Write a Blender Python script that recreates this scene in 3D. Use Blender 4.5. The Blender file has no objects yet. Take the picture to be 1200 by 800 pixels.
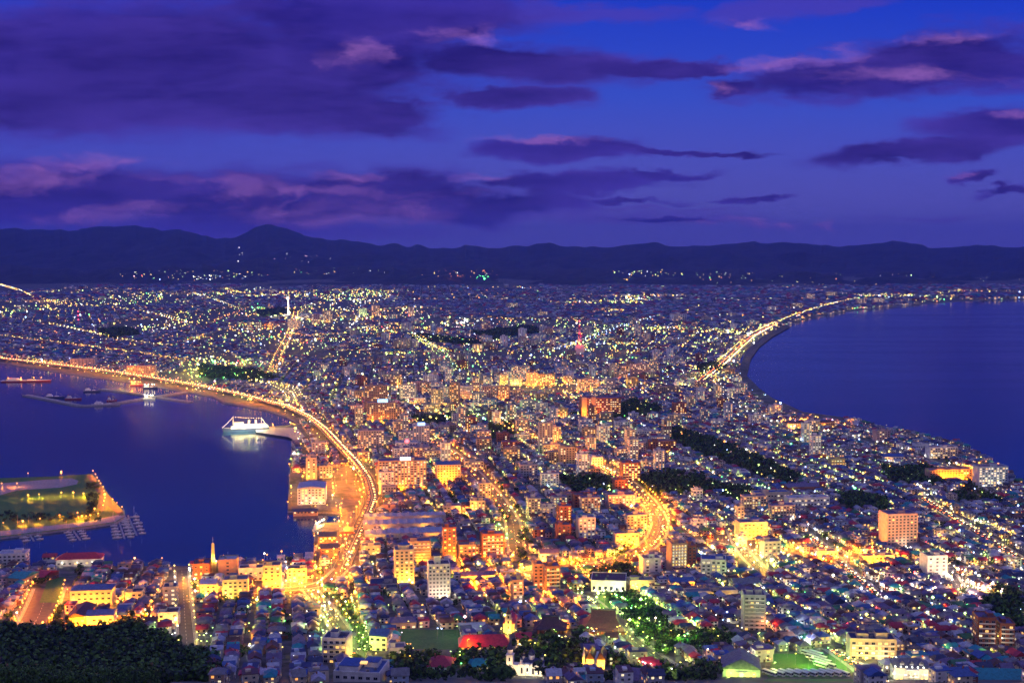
import bpy, math, random
import numpy as np
random.seed(7)
RNG = np.random.default_rng(7)
C = bpy.context.scene.collection
sc = bpy.context.scene
R = math.radians

# ------------------------------------------------------------------ camera
F, PITCH, HC = 1450.0, math.atan(110 / 1450.0), 330.0
CP, SP = math.cos(PITCH), math.sin(PITCH)
cam = bpy.data.objects.new('camera', bpy.data.cameras.new('camera'))
C.objects.link(cam)
cam.location = (0, 0, HC)
cam.rotation_euler = (math.pi / 2 - PITCH, 0, 0)
cam.data.lens = 36.0 * F / 1200.0
cam.data.sensor_width = 36.0
cam.data.clip_start = 1.0
cam.data.clip_end = 90000.0
sc.camera = cam
sc.view_settings.view_transform = 'Standard'
sc.view_settings.look = 'None'
sc.view_settings.exposure = 0.0
sc.view_settings.gamma = 1.0
sc.view_settings.use_curve_mapping = False
sc.render.engine = 'CYCLES'
cy = sc.cycles
cy.use_light_tree = True
cy.max_bounces = 2
cy.diffuse_bounces = 1
cy.glossy_bounces = 1
cy.transmission_bounces = 2
cy.volume_bounces = 0
cy.transparent_max_bounces = 4
cy.sample_clamp_indirect = 2.0
cy.caustics_reflective = False
cy.caustics_refractive = False
cy.use_denoising = True
cy.use_adaptive_sampling = True
cy.adaptive_threshold = 0.05
cy.adaptive_min_samples = 16
cy.filter_width = 1.5

def s2l(c):
    return tuple(((v / 255.0) / 12.92 if v / 255.0 <= 0.04045 else ((v / 255.0 + 0.055) / 1.055) ** 2.4) for v in c)

# ------------------------------------------------------------------ sky (world, laid out by direction: azimuth and elevation)
W = bpy.data.worlds.new("World")
sc.world = W
W.use_nodes = True
nt = W.node_tree
nt.nodes.clear()
def N(t, **k):
    n = nt.nodes.new(t)
    for a, b in k.items():
        setattr(n, a, b)
    return n
def L(a, b):
    nt.links.new(a, b)
def M(op, a, b=None, c=None, clamp=False):
    n = N('ShaderNodeMath', operation=op, use_clamp=clamp)
    for i, v in enumerate((a, b, c)):
        if v is None: continue
        if isinstance(v, (int, float)): n.inputs[i].default_value = v
        else: L(v, n.inputs[i])
    return n.outputs[0]
def MIX(f, a, b):
    n = N('ShaderNodeMix', data_type='RGBA')
    if isinstance(f, (int, float)): n.inputs[0].default_value = f
    else: L(f, n.inputs[0])
    for i, v in ((6, a), (7, b)):
        if isinstance(v, tuple): n.inputs[i].default_value = (*v, 1)
        else: L(v, n.inputs[i])
    return n.outputs[2]
def RAMP(f, pts, interp='LINEAR'):
    n = N('ShaderNodeValToRGB')
    L(f, n.inputs[0])
    e = n.color_ramp
    e.interpolation = interp
    while len(e.elements) < len(pts): e.elements.new(0.5)
    for el, (p, c) in zip(e.elements, pts):
        el.position = p
        el.color = (*c, 1) if len(c) == 3 else c
    return n.outputs[0]
def STEP(v, lo, hi):
    n = N('ShaderNodeMapRange', interpolation_type='SMOOTHSTEP')
    L(v, n.inputs[0]); n.inputs[1].default_value = lo; n.inputs[2].default_value = hi
    return n.outputs[0]
tc = N('ShaderNodeTexCoord')
sep = N('ShaderNodeSeparateXYZ'); L(tc.outputs['Generated'], sep.inputs[0])
dx, dy, dz = sep.outputs
ysafe = M('MAXIMUM', dy, 0.12)
u = M('DIVIDE', dx, ysafe)
v = M('DIVIDE', dz, ysafe)
uv = N('ShaderNodeCombineXYZ'); L(u, uv.inputs[0]); L(v, uv.inputs[1])
# wind-stretched distortion
def NOISE(vec, scale, detail=5, rough=0.55, sx=1.0, sy=1.0, off=0.0, dist=0.0):
    mp = N('ShaderNodeMapping'); L(vec, mp.inputs[0])
    mp.inputs['Scale'].default_value = (sx, sy, 1); mp.inputs['Location'].default_value = (off, off * .7, off)
    n = N('ShaderNodeTexNoise'); L(mp.outputs[0], n.inputs['Vector'])
    n.inputs['Scale'].default_value = scale; n.inputs['Detail'].default_value = detail
    n.inputs['Roughness'].default_value = rough; n.inputs['Distortion'].default_value = dist
    return n
nw = NOISE(uv.outputs[0], 11, 8, .62, .7, 1.7, 3.1)
wv = N('ShaderNodeVectorMath', operation='SUBTRACT'); L(nw.outputs['Color'], wv.inputs[0]); wv.inputs[1].default_value = (.5, .5, .5)
wm = N('ShaderNodeVectorMath', operation='MULTIPLY'); L(wv.outputs[0], wm.inputs[0]); wm.inputs[1].default_value = (.17, .05, 0)
wa = N('ShaderNodeVectorMath', operation='ADD'); L(uv.outputs[0], wa.inputs[0]); L(wm.outputs[0], wa.inputs[1])
P = wa.outputs[0]
_shear = {}
def sheared(tilt):
    k = 0 if abs(tilt) < 1.5 else (4 if tilt < 8 else 14) if tilt > 0 else -3
    if k not in _shear:
        n = N('ShaderNodeVectorMath', operation='MULTIPLY_ADD')
        sw = N('ShaderNodeSeparateXYZ'); L(P, sw.inputs[0]); cx_ = N('ShaderNodeCombineXYZ'); L(sw.outputs[0], cx_.inputs[1])
        L(cx_.outputs[0], n.inputs[0]); n.inputs[1].default_value = (0, -math.tan(R(k)), 0); L(P, n.inputs[2])
        _shear[k] = n.outputs[0] if k else P
    return _shear[k], math.tan(R(k))
def blob(cx, cy_, rx, ry, tilt=0, w=1.0):
    p, t_ = sheared(tilt)
    x, y = (cx - 600) / 1450, (290 - cy_) / 1450
    y -= t_ * x
    n = N('ShaderNodeVectorMath', operation='MULTIPLY_ADD'); L(p, n.inputs[0])
    n.inputs[1].default_value = (1450 / rx, 1450 / ry, 0); n.inputs[2].default_value = (-x * 1450 / rx, -y * 1450 / ry, 0)
    l = N('ShaderNodeVectorMath', operation='LENGTH'); L(n.outputs[0], l.inputs[0])
    return l.outputs['Value']
def union(bl, k=0.15):
    acc = None
    for b in bl:
        f = blob(*b)
        acc = f if acc is None else M('SMOOTH_MIN', acc, f, k)
    return M('SUBTRACT', 1.0, acc)
dark = [(150, 75, 330, 90), (400, 75, 200, 62, 0), (330, 118, 215, 46, -2), (60, 120, 260, 52), (440, 22, 230, 46), (440, 135, 130, 26, -3), (600, 70, 180, 34, -4),
        (720, 78, 110, 16, -3), (800, 84, 70, 14, 3), (590, 115, 90, 18),
        (1010, 92, 190, 32, 3), (1110, 72, 150, 44, 5), (860, 104, 60, 13),
        (665, 179, 110, 15, 1), (800, 180, 150, 5, 0), (1060, 182, 140, 17, 3), (1170, 152, 120, 24, 6),
        (680, 222, 130, 15, 2), (770, 208, 70, 7, 5), (610, 214, 90, 12, 0),
        (90, 228, 200, 44), (290, 234, 210, 42, 0), (440, 226, 160, 38), (560, 244, 150, 22),
        (735, 240, 60, 5), (870, 238, 50, 5), (1150, 209, 40, 7), (1185, 227, 45, 6), (780, 262, 60, 4)]
sun_ = [(880, 20, 100, 16, 4), (940, 8, 120, 14, 3), (700, 262, 330, 12), (760, 250, 160, 4), (330, 272, 340, 14), (1090, 255, 120, 4), (680, 20, 140, 14)]
fine = NOISE(uv.outputs[0], 17, 9, .64, .42, 1.9, 1.7)
big = NOISE(uv.outputs[0], 5, 4, .5, .5, 1.5, 8.2)
puff = NOISE(P, 30, 8, .62, .8, 1.4, 4.4)
fineC = M('SUBTRACT', fine.outputs[0], 0.5)
dA = M('ADD', union(dark), M('MULTIPLY', fineC, 1.25))
dB = M('ADD', union(sun_), M('MULTIPLY', fineC, 0.9))
fr = STEP(dy, .12, .45)
aA = M('MULTIPLY', M('MULTIPLY', STEP(dA, -0.14, 0.42), .95), fr)
aB = M('MULTIPLY', M('MULTIPLY', STEP(dB, 0.0, 0.7), .55), fr)
pinkl = [(90, 192, 105, 14, 0), (40, 200, 60, 12), (165, 190, 30, 7), (410, 203, 62, 9, 0), (445, 244, 84, 22, 0), (350, 240, 86, 20), (270, 216, 84, 18, 0), (70, 208, 110, 20), (400, 252, 130, 16), (180, 246, 90, 12), (560, 206, 40, 7),
         (420, 65, 58, 22, 14), (838, 103, 36, 8, 0), (930, 72, 120, 12, 6), (1110, 46, 110, 12, 3), (655, 168, 80, 6, -2), (1175, 139, 50, 7, 3),
         (870, 262, 34, 7), (966, 264, 11, 8), (818, 264, 28, 7), (925, 263, 34, 5), (1060, 92, 130, 14, 0), (1130, 207, 26, 3),
         (330, 215, 240, 10, -4), (120, 255, 150, 12), (560, 40, 60, 14), (880, 30, 50, 8)]
pA = M('ADD', union(pinkl, .1), M('MULTIPLY', M('SUBTRACT', puff.outputs[0], .5), 2.4))
aP = M('MULTIPLY', STEP(pA, 0.0, 1.3), fr)
# clear-sky gradient by elevation
grad = RAMP(STEP(v, 0.0, 0.30), [(0, s2l((88, 84, 172))), (.12, s2l((76, 80, 180))), (.35, s2l((52, 76, 190))), (.7, s2l((28, 58, 188))), (1, s2l((12, 40, 184)))])
left = STEP(u, -.42, .1)
clear = MIX(M('MULTIPLY', M('SUBTRACT', 1.0, left), .35), grad, s2l((62, 62, 176)))
ccol = MIX(STEP(fine.outputs[0], .32, .68), s2l((30, 17, 98)), s2l((68, 50, 150)))
ccol = MIX(M('MULTIPLY', STEP(dA, .3, 1.0), .55), ccol, s2l((44, 28, 112)))
edge = M('MULTIPLY', M('SUBTRACT', 1.0, STEP(dA, .05, .45)), .5)
ccol = MIX(edge, ccol, s2l((76, 60, 172)))
ccol = MIX(M('MULTIPLY', STEP(big.outputs[0], .45, .72), .5), ccol, s2l((50, 44, 170)))
c1 = MIX(aB, clear, s2l((80, 58, 160)))
c2 = MIX(aA, c1, ccol)
c3 = MIX(M('MULTIPLY', aP, .62), c2, s2l((152, 100, 180)))
# behind the viewer: afterglow of the sunset; overhead: violet cloud
back = RAMP(STEP(dz, -.05, .9), [(0, (0.44, 0.38, 0.62)), (.35, (0.31, 0.31, 0.58)), (1, (0.20, 0.21, 0.50))])
c4 = MIX(STEP(dy, -.05, .38), back, c3)
over = STEP(dz, .38, .7)
c5 = MIX(over, c4, (0.20, 0.21, 0.50))
bg = N('ShaderNodeBackground'); L(c5, bg.inputs[0]); bg.inputs[1].default_value = 1.13
wo = N('ShaderNodeOutputWorld'); L(bg.outputs[0], wo.inputs[0])
W.cycles.sampling_method = 'MANUAL'; W.cycles.sample_map_resolution = 256

# faint afterglow of the sun that has set behind the viewer
sl = bpy.data.lights.new('afterglow', 'SUN'); sl.energy = 0.06; sl.color = (.85, .6, 1); sl.angle = R(25)
so = bpy.data.objects.new('afterglow', sl); C.objects.link(so); so.rotation_euler = (R(68), 0, R(-25))

# ------------------------------------------------------------------ helpers
_mats = {}
def mat(key, col, rough=.8, metal=0.0, noise=0.25, scale=.4, emit=None, strength=0.0, sample=True, bump=0.0):
    if key in _mats: return _mats[key]
    m = bpy.data.materials.new(key); m.use_nodes = True
    t = m.node_tree; b = t.nodes['Principled BSDF']
    b.inputs['Base Color'].default_value = (*col, 1)
    b.inputs['Roughness'].default_value = rough
    b.inputs['Metallic'].default_value = metal
    if 'Specular IOR Level' in b.inputs: b.inputs['Specular IOR Level'].default_value = .3
    if noise > 0:
        g = t.nodes.new('ShaderNodeNewGeometry')
        n = t.nodes.new('ShaderNodeTexNoise'); n.inputs['Scale'].default_value = scale; n.inputs['Detail'].default_value = 3
        t.links.new(g.outputs['Position'], n.inputs['Vector'])
        r = t.nodes.new('ShaderNodeMapRange'); r.inputs[1].default_value = .3; r.inputs[2].default_value = .7
        r.inputs[3].default_value = 1 - noise; r.inputs[4].default_value = 1 + noise
        t.links.new(n.outputs[0], r.inputs[0])
        mu = t.nodes.new('ShaderNodeVectorMath'); mu.operation = 'SCALE'; mu.inputs[0].default_value = col
        t.links.new(r.outputs[0], mu.inputs['Scale']); t.links.new(mu.outputs[0], b.inputs['Base Color'])
    if emit:
        b.inputs['Emission Color'].default_value = (*emit, 1)
        b.inputs['Emission Strength'].default_value = strength
        if not sample: m.cycles.emission_sampling = 'NONE'
    _mats[key] = m
    return m

LAMPC = {'orange': (1.0, .225, .003), 'amber': (1.0, .37, .010), 'yellow': (1.0, .58, .06), 'white': (1.0, .82, .44), 'greenish': (.60, 1.0, .12),
         'cool': (.70, .92, 1.0), 'pink': (1.0, .42, .30), 'red': (1.0, .03, .03), 'green': (.12, 1.0, .12), 'blue': (.15, .35, 1.0)}
for k, c in LAMPC.items():
    mat('glow_' + k, (.8, .8, .8), noise=0, emit=(c[0], min(1, c[1] * 1.35), c[2] * 2), strength={'red': 7, 'orange': 3.8, 'amber': 4.2, 'yellow': 4.6, 'pink': 4, 'green': 7, 'greenish': 4.5}.get(k, 5.5), sample=False)
WALLC = {'white': (.68, .66, .66), 'cream': (.58, .48, .36), 'grey': (.36, .36, .40), 'tan': (.42, .29, .21), 'bluish': (.34, .42, .56), 'brick': (.27, .10, .07), 'pink': (.55, .36, .34), 'yellow': (.6, .48, .2)}
ROOFC = {'blue': (.05, .10, .30), 'navy': (.035, .045, .11), 'teal': (.02, .22, .28), 'red': (.32, .03, .06), 'brown': (.10, .05, .045), 'grey': (.16, .16, .19), 'pale': (.36, .37, .46), 'violet': (.13, .10, .20), 'green': (.04, .15, .08)}
for k, c in WALLC.items(): mat('wall_' + k, c, scale=.25, noise=.18)
for k, c in ROOFC.items(): mat('roof_' + k, c, rough=.5, scale=.5, noise=.25)
mat('sign_blue', (.5, .6, .8), noise=0, emit=(.22, .50, 1), strength=2.6, sample=False)
mat('glass_dark', (.02, .025, .05), rough=.15, noise=0)
mat('lit_warm', (.8, .7, .4), noise=0, emit=(1, .52, .11), strength=1.5, sample=False)
mat('lit_white', (.8, .8, .8), noise=0, emit=(1, .80, .38), strength=1.35, sample=False)
mat('lit_cool', (.8, .8, .8), noise=0, emit=(.6, 1, .4), strength=1.1, sample=False)
mat('lit_orange', (.8, .5, .2), noise=0, emit=(1, .36, .05), strength=1.6, sample=False)
mat('metal', (.25, .25, .28), rough=.4, metal=.6, noise=0)
mat('steel_white', (.7, .7, .72), rough=.4, noise=0)
mat('concrete', (.30, .29, .31), scale=.3)
mat('asphalt', (.075, .07, .078), rough=.75, scale=.2)
mat('trunk', (.07, .045, .03), noise=.3, scale=2)

class MB:
    def __init__(s): s.v = []; s.f = []; s.m = []; s.ms = []; s.T = None
    def mi(s, m):
        if isinstance(m, str): m = _mats[m]
        if m not in s.ms: s.ms.append(m)
        return s.ms.index(m)
    def add(s, vs, fs, m):
        b = len(s.v); i = s.mi(m)
        if s.T: vs = [s.T(p) for p in vs]
        s.v += [tuple(p) for p in vs]; s.f += [tuple(b + k for k in f) for f in fs]; s.m += [i] * len(fs)
        return s
    def box(s, x0, x1, y0, y1, z0, z1, m, taper=1.0):
        cx, cy2 = (x0 + x1) / 2, (y0 + y1) / 2
        t = lambda x, y: (cx + (x - cx) * taper, cy2 + (y - cy2) * taper, z1)
        return s.add([(x0, y0, z0), (x1, y0, z0), (x1, y1, z0), (x0, y1, z0), t(x0, y0), t(x1, y0), t(x1, y1), t(x0, y1)],
                     [(0, 3, 2, 1), (4, 5, 6, 7), (0, 1, 5, 4), (1, 2, 6, 5), (2, 3, 7, 6), (3, 0, 4, 7)], m)
    def quad(s, a, b, c, d, m): return s.add([a, b, c, d], [(0, 1, 2, 3)], m)
    def cyl(s, x, y, z0, z1, r0, r1, m, n=8):
        vs = []
        for z, r in ((z0, r0), (z1, r1)):
            vs += [(x + r * math.cos(2 * math.pi * k / n), y + r * math.sin(2 * math.pi * k / n), z) for k in range(n)]
        fs = [(k, (k + 1) % n, n + (k + 1) % n, n + k) for k in range(n)] + [tuple(range(n - 1, -1, -1)), tuple(range(n, 2 * n))]
        return s.add(vs, fs, m)
    def lathe(s, x, y, prof, m, n=10):
        vs = []
        for z, r in prof: vs += [(x + r * math.cos(2 * math.pi * k / n), y + r * math.sin(2 * math.pi * k / n), z) for k in range(n)]
        fs = []
        for i in range(len(prof) - 1): fs += [(i * n + k, i * n + (k + 1) % n, (i + 1) * n + (k + 1) % n, (i + 1) * n + k) for k in range(n)]
        return s.add(vs, fs, m)
    def tube(s, a, b, r, m, n=5):
        a = np.array(a, float); b = np.array(b, float); d = b - a; d /= np.linalg.norm(d) + 1e-9
        p = np.cross(d, (0, 0, 1) if abs(d[2]) < .9 else (1, 0, 0)); p /= np.linalg.norm(p); q = np.cross(d, p)
        vs = [tuple(c + r * (math.cos(2 * math.pi * k / n) * p + math.sin(2 * math.pi * k / n) * q)) for c in (a, b) for k in range(n)]
        return s.add(vs, [(k, (k + 1) % n, n + (k + 1) % n, n + k) for k in range(n)], m)
    def gable(s, w, d, z, h, o, m, t=.25, mw=None, hip=0.0):
        """roof over w x d with ridge along x; hip = inset of ridge ends"""
        x, y = w / 2 + o, d / 2 + o
        r = w / 2 + o - hip if hip else x
        zo = z - h * o / (d / 2) * .6
        for dz_ in (0,):
            s.add([(-x, -y, zo), (x, -y, zo), (x, y, zo), (-x, y, zo), (-r, 0, z + h), (r, 0, z + h),
                   (-x, -y, zo + t), (x, -y, zo + t), (x, y, zo + t), (-x, y, zo + t), (-r, 0, z + h + t), (r, 0, z + h + t)],
                  [(6, 7, 11, 10), (8, 9, 10, 11), (7, 8, 11), (9, 6, 10), (0, 1, 7, 6), (1, 2, 8, 7), (2, 3, 9, 8), (3, 0, 6, 9)], m)
        if mw and not hip:
            for sx in (-1, 1):
                s.add([(sx * w / 2, -d / 2, z), (sx * w / 2, d / 2, z), (sx * w / 2, 0, z + h - .02)], [(0, 1, 2)], mw)
        return s
    def mesh(s, name):
        me = bpy.data.meshes.new(name); me.from_pydata(s.v, [], s.f)
        for m in s.ms: me.materials.append(m)
        me.polygons.foreach_set('material_index', s.m)
        return me
    def build(s, name, parent=None, loc=(0, 0, 0), rz=0):
        return link(name, s.mesh(name), parent, loc, rz)
def link(name, me, parent=None, loc=(0, 0, 0), rz=0):
    o = bpy.data.objects.new(name, me); C.objects.link(o)
    if parent: o.parent = parent
    o.location = loc; o.rotation_euler = (0, 0, rz)
    return o
def tag(o, label=None, cat=None, group=None, kind=None):
    if label: o['label'] = label
    if cat: o['category'] = cat
    if group: o['group'] = group
    if kind: o['kind'] = kind
    return o
def thing(name, label, cat, loc=(0, 0, 0), rz=0, group=None):
    o = bpy.data.objects.new(name, None); C.objects.link(o)
    o.location = loc; o.rotation_euler = (0, 0, rz); o.empty_display_size = .1
    return tag(o, label, cat, group)
def copy_tree(o, parent=None):
    c = o.copy(); C.objects.link(c); c.parent = parent
    for ch in o.children: copy_tree(ch, c)
    return c

# terrain height, metres (vectorised)
def ht(x, y):
    x = np.asarray(x, float); y = np.asarray(y, float)
    t = np.clip((1250 - y) / 470, 0, 1)
    z = 2.5 + 50 * t ** 1.3 + np.maximum(780 - y, 0) * .33
    z = z + 1.5 * np.exp(-((y - 570) / 70) ** 2) * np.clip((-140 - x) / 60, 0, 1) * np.clip((x + 900) / 300, 0, 1)
    return np.minimum(z, 316)
def ray(px, py):
    x = (px - 600) / F; w = (py - 400) / F
    return x, CP - w * SP, -SP - w * CP
def at(px, py, z=None):
    rx, ry, rz = ray(px, py)
    if z is not None:
        t = (z - HC) / rz
        return (rx * t, ry * t, z)
    t = (2.5 - HC) / rz if rz < 0 else 1e9
    if ry * t < 1250:
        lo = 740.0
        while lo < 2000 and HC + rz * lo > float(ht(rx * lo, ry * lo)): lo += 5
        a, b = lo - 5, lo
        for _ in range(12):
            c = (a + b) / 2
            if HC + rz * c > float(ht(rx * c, ry * c)): a = c
            else: b = c
        t = b
    return (rx * t, ry * t, HC + rz * t)
def proj(X, Y, Z):
    X = np.asarray(X, float); Y = np.asarray(Y, float); Z = np.asarray(Z, float) - HC
    d = CP * Y - SP * Z
    return 600 + F * X / d, 400 - F * (SP * Y + CP * Z) / d
def inpoly(px, py, poly):
    px = np.asarray(px); py = np.asarray(py); r = np.zeros(px.shape, bool)
    n = len(poly)
    for i in range(n):
        x0, y0 = poly[i]; x1, y1 = poly[(i + 1) % n]
        c = (y0 > py) != (y1 > py)
        with np.errstate(divide='ignore', invalid='ignore'):
            r ^= c & (px < (x1 - x0) * (py - y0) / (y1 - y0 + 1e-12) + x0)
    return r
GA = R(10)  # the street grid's turn

# ------------------------------------------------------------------ ground, water, hills
LEFT = [(-260, 412), (0, 424), (50, 432), (100, 440), (145, 446), (200, 455), (250, 464), (262, 471), (310, 479), (336, 488), (352, 497), (310, 500), (335, 503), (345, 516), (343, 535), (339, 560),
        (337, 598), (398, 600), (400, 611), (369, 613), (367, 650), (335, 656), (280, 657), (225, 663), (120, 664), (40, 664), (0, 660), (-260, 650)]
RIGHT = [(1420, 690), (1200, 575), (1185, 556), (1160, 541), (1125, 521), (1090, 513), (1045, 503), (1020, 499), (990, 491), (960, 486), (935, 484), (915, 475), (900, 468), (885, 455), (870, 446),
         (864, 432), (868, 418), (880, 406), (897, 393), (920, 381), (950, 371), (990, 365), (1040, 359), (1075, 356), (1120, 353), (1200, 350), (1420, 347)]
LANDPX = LEFT + [(-260, 1000), (1420, 1000)] + RIGHT + [(1420, 250), (-260, 250)]
lp = [at(x, y, 2.5)[:2] for x, y in LEFT] + [(-900, 700), (-900, -300), (1300, -300), (1300, 900)] + [at(x, y, 2.5)[:2] for x, y in RIGHT] + [(14000, 14000), (14000, 33000), (-14000, 33000), (-14000, 9000)]
WORLDLAND = lp
from mathutils.geometry import tessellate_polygon
from mathutils import Vector
def sheet(name, pts, z, m, depth=6.0, kind='structure', zf=None):
    b = MB()
    v3 = [Vector((x, y, z)) for x, y in pts]
    tr = tessellate_polygon([v3])
    area = sum(pts[i][0] * pts[(i + 1) % len(pts)][1] - pts[(i + 1) % len(pts)][0] * pts[i][1] for i in range(len(pts)))
    fs = []
    for t in tr:
        a, c, d = [pts[i] for i in t]
        cr = (c[0] - a[0]) * (d[1] - a[1]) - (c[1] - a[1]) * (d[0] - a[0])
        fs.append(t if cr > 0 else t[::-1])
    b.add([tuple(p) for p in v3], fs, m)
    if depth:
        n = len(pts)
        b.add([(x, y, z) for x, y in pts] + [(x, y, z - depth) for x, y in pts], [((i, (i + 1) % n, n + (i + 1) % n, n + i) if area < 0 else (i, n + i, n + (i + 1) % n, (i + 1) % n)) for i in range(n)], 'concrete')
    o = b.build(name)
    return tag(o, kind=kind) if kind else o
def mixmat(key, cols, scales, rough=.9):
    m = bpy.data.materials.new(key); m.use_nodes = True; _mats[key] = m
    t = m.node_tree; b = t.nodes['Principled BSDF']; b.inputs['Roughness'].default_value = rough
    g = t.nodes.new('ShaderNodeNewGeometry'); prev = None
    for i, (c, s) in enumerate(zip(cols[1:], scales)):
        n = t.nodes.new('ShaderNodeTexNoise'); n.inputs['Scale'].default_value = s; n.inputs['Detail'].default_value = 6
        t.links.new(g.outputs['Position'], n.inputs['Vector'])
        r = t.nodes.new('ShaderNodeMapRange'); r.inputs[1].default_value = .45; r.inputs[2].default_value = .6; t.links.new(n.outputs[0], r.inputs[0])
        x = t.nodes.new('ShaderNodeMix'); x.data_type = 'RGBA'; t.links.new(r.outputs[0], x.inputs[0])
        if prev: t.links.new(prev, x.inputs[6])
        else: x.inputs[6].default_value = (*cols[0], 1)
        x.inputs[7].default_value = (*c, 1); prev = x.outputs[2]
    t.links.new(prev, b.inputs['Base Color'])
    return m
mixmat('town_ground', [(.09, .085, .09), (.045, .06, .03), (.14, .13, .13)], [.03, .09])
mixmat('woodland', [(.006, .011, .014), (.003, .006, .008), (.014, .02, .022)], [.0012, .006])
mixmat('lawn', [(.045, .16, .025), (.03, .12, .02), (.07, .17, .04)], [.05, .4])
sheet('ground', lp, 2.5, 'town_ground', 5)
# hillside rising to the viewpoint
b = MB(); nx, ny = 110, 130
xs = np.linspace(-895, 1290, nx); ys = np.linspace(-290, 1256, ny)
X, Y = np.meshgrid(xs, ys); Z = ht(X, Y) + .02
b.add(list(zip(X.ravel(), Y.ravel(), Z.ravel())), [(j * nx + i, j * nx + i + 1, (j + 1) * nx + i + 1, (j + 1) * nx + i) for j in range(ny - 1) for i in range(nx - 1)], 'town_ground')
tag(b.build('hillside'), kind='structure')
# water
wm_ = mat('sea_water', (.006, .045, .115), rough=.16, noise=0)
t = wm_.node_tree; b_ = t.nodes['Principled BSDF']; b_.inputs['IOR'].default_value = 1.33; b_.inputs['Specular IOR Level'].default_value = .42
g = t.nodes.new('ShaderNodeNewGeometry'); mp = t.nodes.new('ShaderNodeMapping'); mp.inputs['Scale'].default_value = (.5, 1.4, 1)
n1 = t.nodes.new('ShaderNodeTexNoise'); n1.inputs['Scale'].default_value = .03; n1.inputs['Detail'].default_value = 5
bp = t.nodes.new('ShaderNodeBump'); bp.inputs['Strength'].default_value = .12; bp.inputs['Distance'].default_value = 1.5
t.links.new(g.outputs['Position'], mp.inputs[0]); t.links.new(mp.outputs[0], n1.inputs['Vector']); t.links.new(n1.outputs[0], bp.inputs['Height']); t.links.new(bp.outputs[0], b_.inputs['Normal'])
mr = t.nodes.new('ShaderNodeMapRange'); mr.inputs[1].default_value = .35; mr.inputs[2].default_value = .65; mr.inputs[3].default_value = .11; mr.inputs[4].default_value = .17
n2 = t.nodes.new('ShaderNodeTexNoise'); n2.inputs['Scale'].default_value = .0025; n2.inputs['Detail'].default_value = 6; mp2 = t.nodes.new('ShaderNodeMapping'); mp2.inputs['Scale'].default_value = (.35, 2.2, 1)
t.links.new(g.outputs['Position'], mp2.inputs[0]); t.links.new(mp2.outputs[0], n2.inputs['Vector']); t.links.new(n2.outputs[0], mr.inputs[0]); t.links.new(mr.outputs[0], b_.inputs['Roughness'])
b = MB(); b.quad((-14500, -600, 0), (14500, -600, 0), (14500, 33500, 0), (-14500, 33500, 0), 'sea_water')
tag(b.build('water'), kind='structure')
# mountains: silhouette by azimuth
SIL = [(-250, 280), (-60, 270), (0, 268), (60, 269), (95, 269), (118, 265), (160, 265), (185, 270), (212, 268), (250, 280), (272, 280), (300, 268), (318, 265), (345, 272), (380, 281), (400, 280), (440, 286), (530, 290),
       (600, 289), (640, 286), (660, 288), (700, 290), (760, 285), (800, 289), (840, 287), (880, 283), (905, 285), (930, 284), (960, 287), (1000, 288), (1045, 282), (1090, 290), (1150, 288), (1200, 291), (1450, 284)]
HILL = [(-250, 306), (0, 312), (120, 316), (230, 312), (300, 304), (360, 310), (450, 316), (520, 314), (640, 318), (800, 316), (900, 318), (1000, 322), (1100, 320), (1200, 322), (1450, 318)]
def vnoise(x, y, seed):
    r = np.random.default_rng(seed); G = r.random((64, 64))
    xi = np.floor(x).astype(int); yi = np.floor(y).astype(int); fx = x - xi; fy = y - yi
    fx = fx * fx * (3 - 2 * fx); fy = fy * fy * (3 - 2 * fy)
    g_ = lambda a, c: G[a % 64, c % 64]
    return (g_(xi, yi) * (1 - fx) + g_(xi + 1, yi) * fx) * (1 - fy) + (g_(xi, yi + 1) * (1 - fx) + g_(xi + 1, yi + 1) * fx) * fy
def fbm(x, y, seed=1, o=5):
    return sum(vnoise(x * 2 ** k, y * 2 ** k, seed + k) / 2 ** k for k in range(o)) / 1.94
def mountains(name, sil, y0, yr, y1, nu, nv, amp, seed):
    rough_ = 1.0
    us = np.linspace(-230, 1430, nu); ys = np.concatenate([np.linspace(y0, yr, nv), np.linspace(yr, y1, nv // 3)[1:]])
    U, Yg = np.meshgrid(us, ys)
    X = (U - 600) / F * Yg
    py = np.interp(U, [p[0] for p in sil], [p[1] for p in sil])
    top = HC + (290 - py) / F * yr
    s = np.clip((Yg - y0) / (yr - y0), 0, 1); back = np.clip((Yg - yr) / (y1 - yr), 0, 1)
    prof = np.where(Yg <= yr, s ** 1.25, 1 - back ** 1.5)
    nz = fbm(X / 1500 + 9, Yg / 1500 + 5, seed)
    n3 = fbm(X / 500, Yg / 900, seed + 9, 5)
    Z = 2.4 + (top - 2.4) * prof * (1 - amp * 2.2 * (1 - s) * np.abs(nz - .5)) + (n3 - .5) * 160 * amp * 2 * np.sin(np.clip(s, 0, 1) * 3.14) + (fbm(U / 14, U * 0 + 3, seed + 3, 6) - .5) * 130 * amp * prof
    Z = np.maximum(Z, 2.3)
    ny_, nx_ = Z.shape
    b = MB(); b.add(list(zip(X.ravel(), Yg.ravel(), Z.ravel())), [(j * nx_ + i, j * nx_ + i + 1, (j + 1) * nx_ + i + 1, (j + 1) * nx_ + i) for j in range(ny_ - 1) for i in range(nx_ - 1)], 'woodland')
    o = b.build(name); tag(o, kind='structure'); return o
mountains('mountains', SIL, 14500, 19500, 25000, 320, 40, .8, 3)
mountains('hills', HILL, 10800, 14000, 17000, 260, 30, .9, 30)
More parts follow.
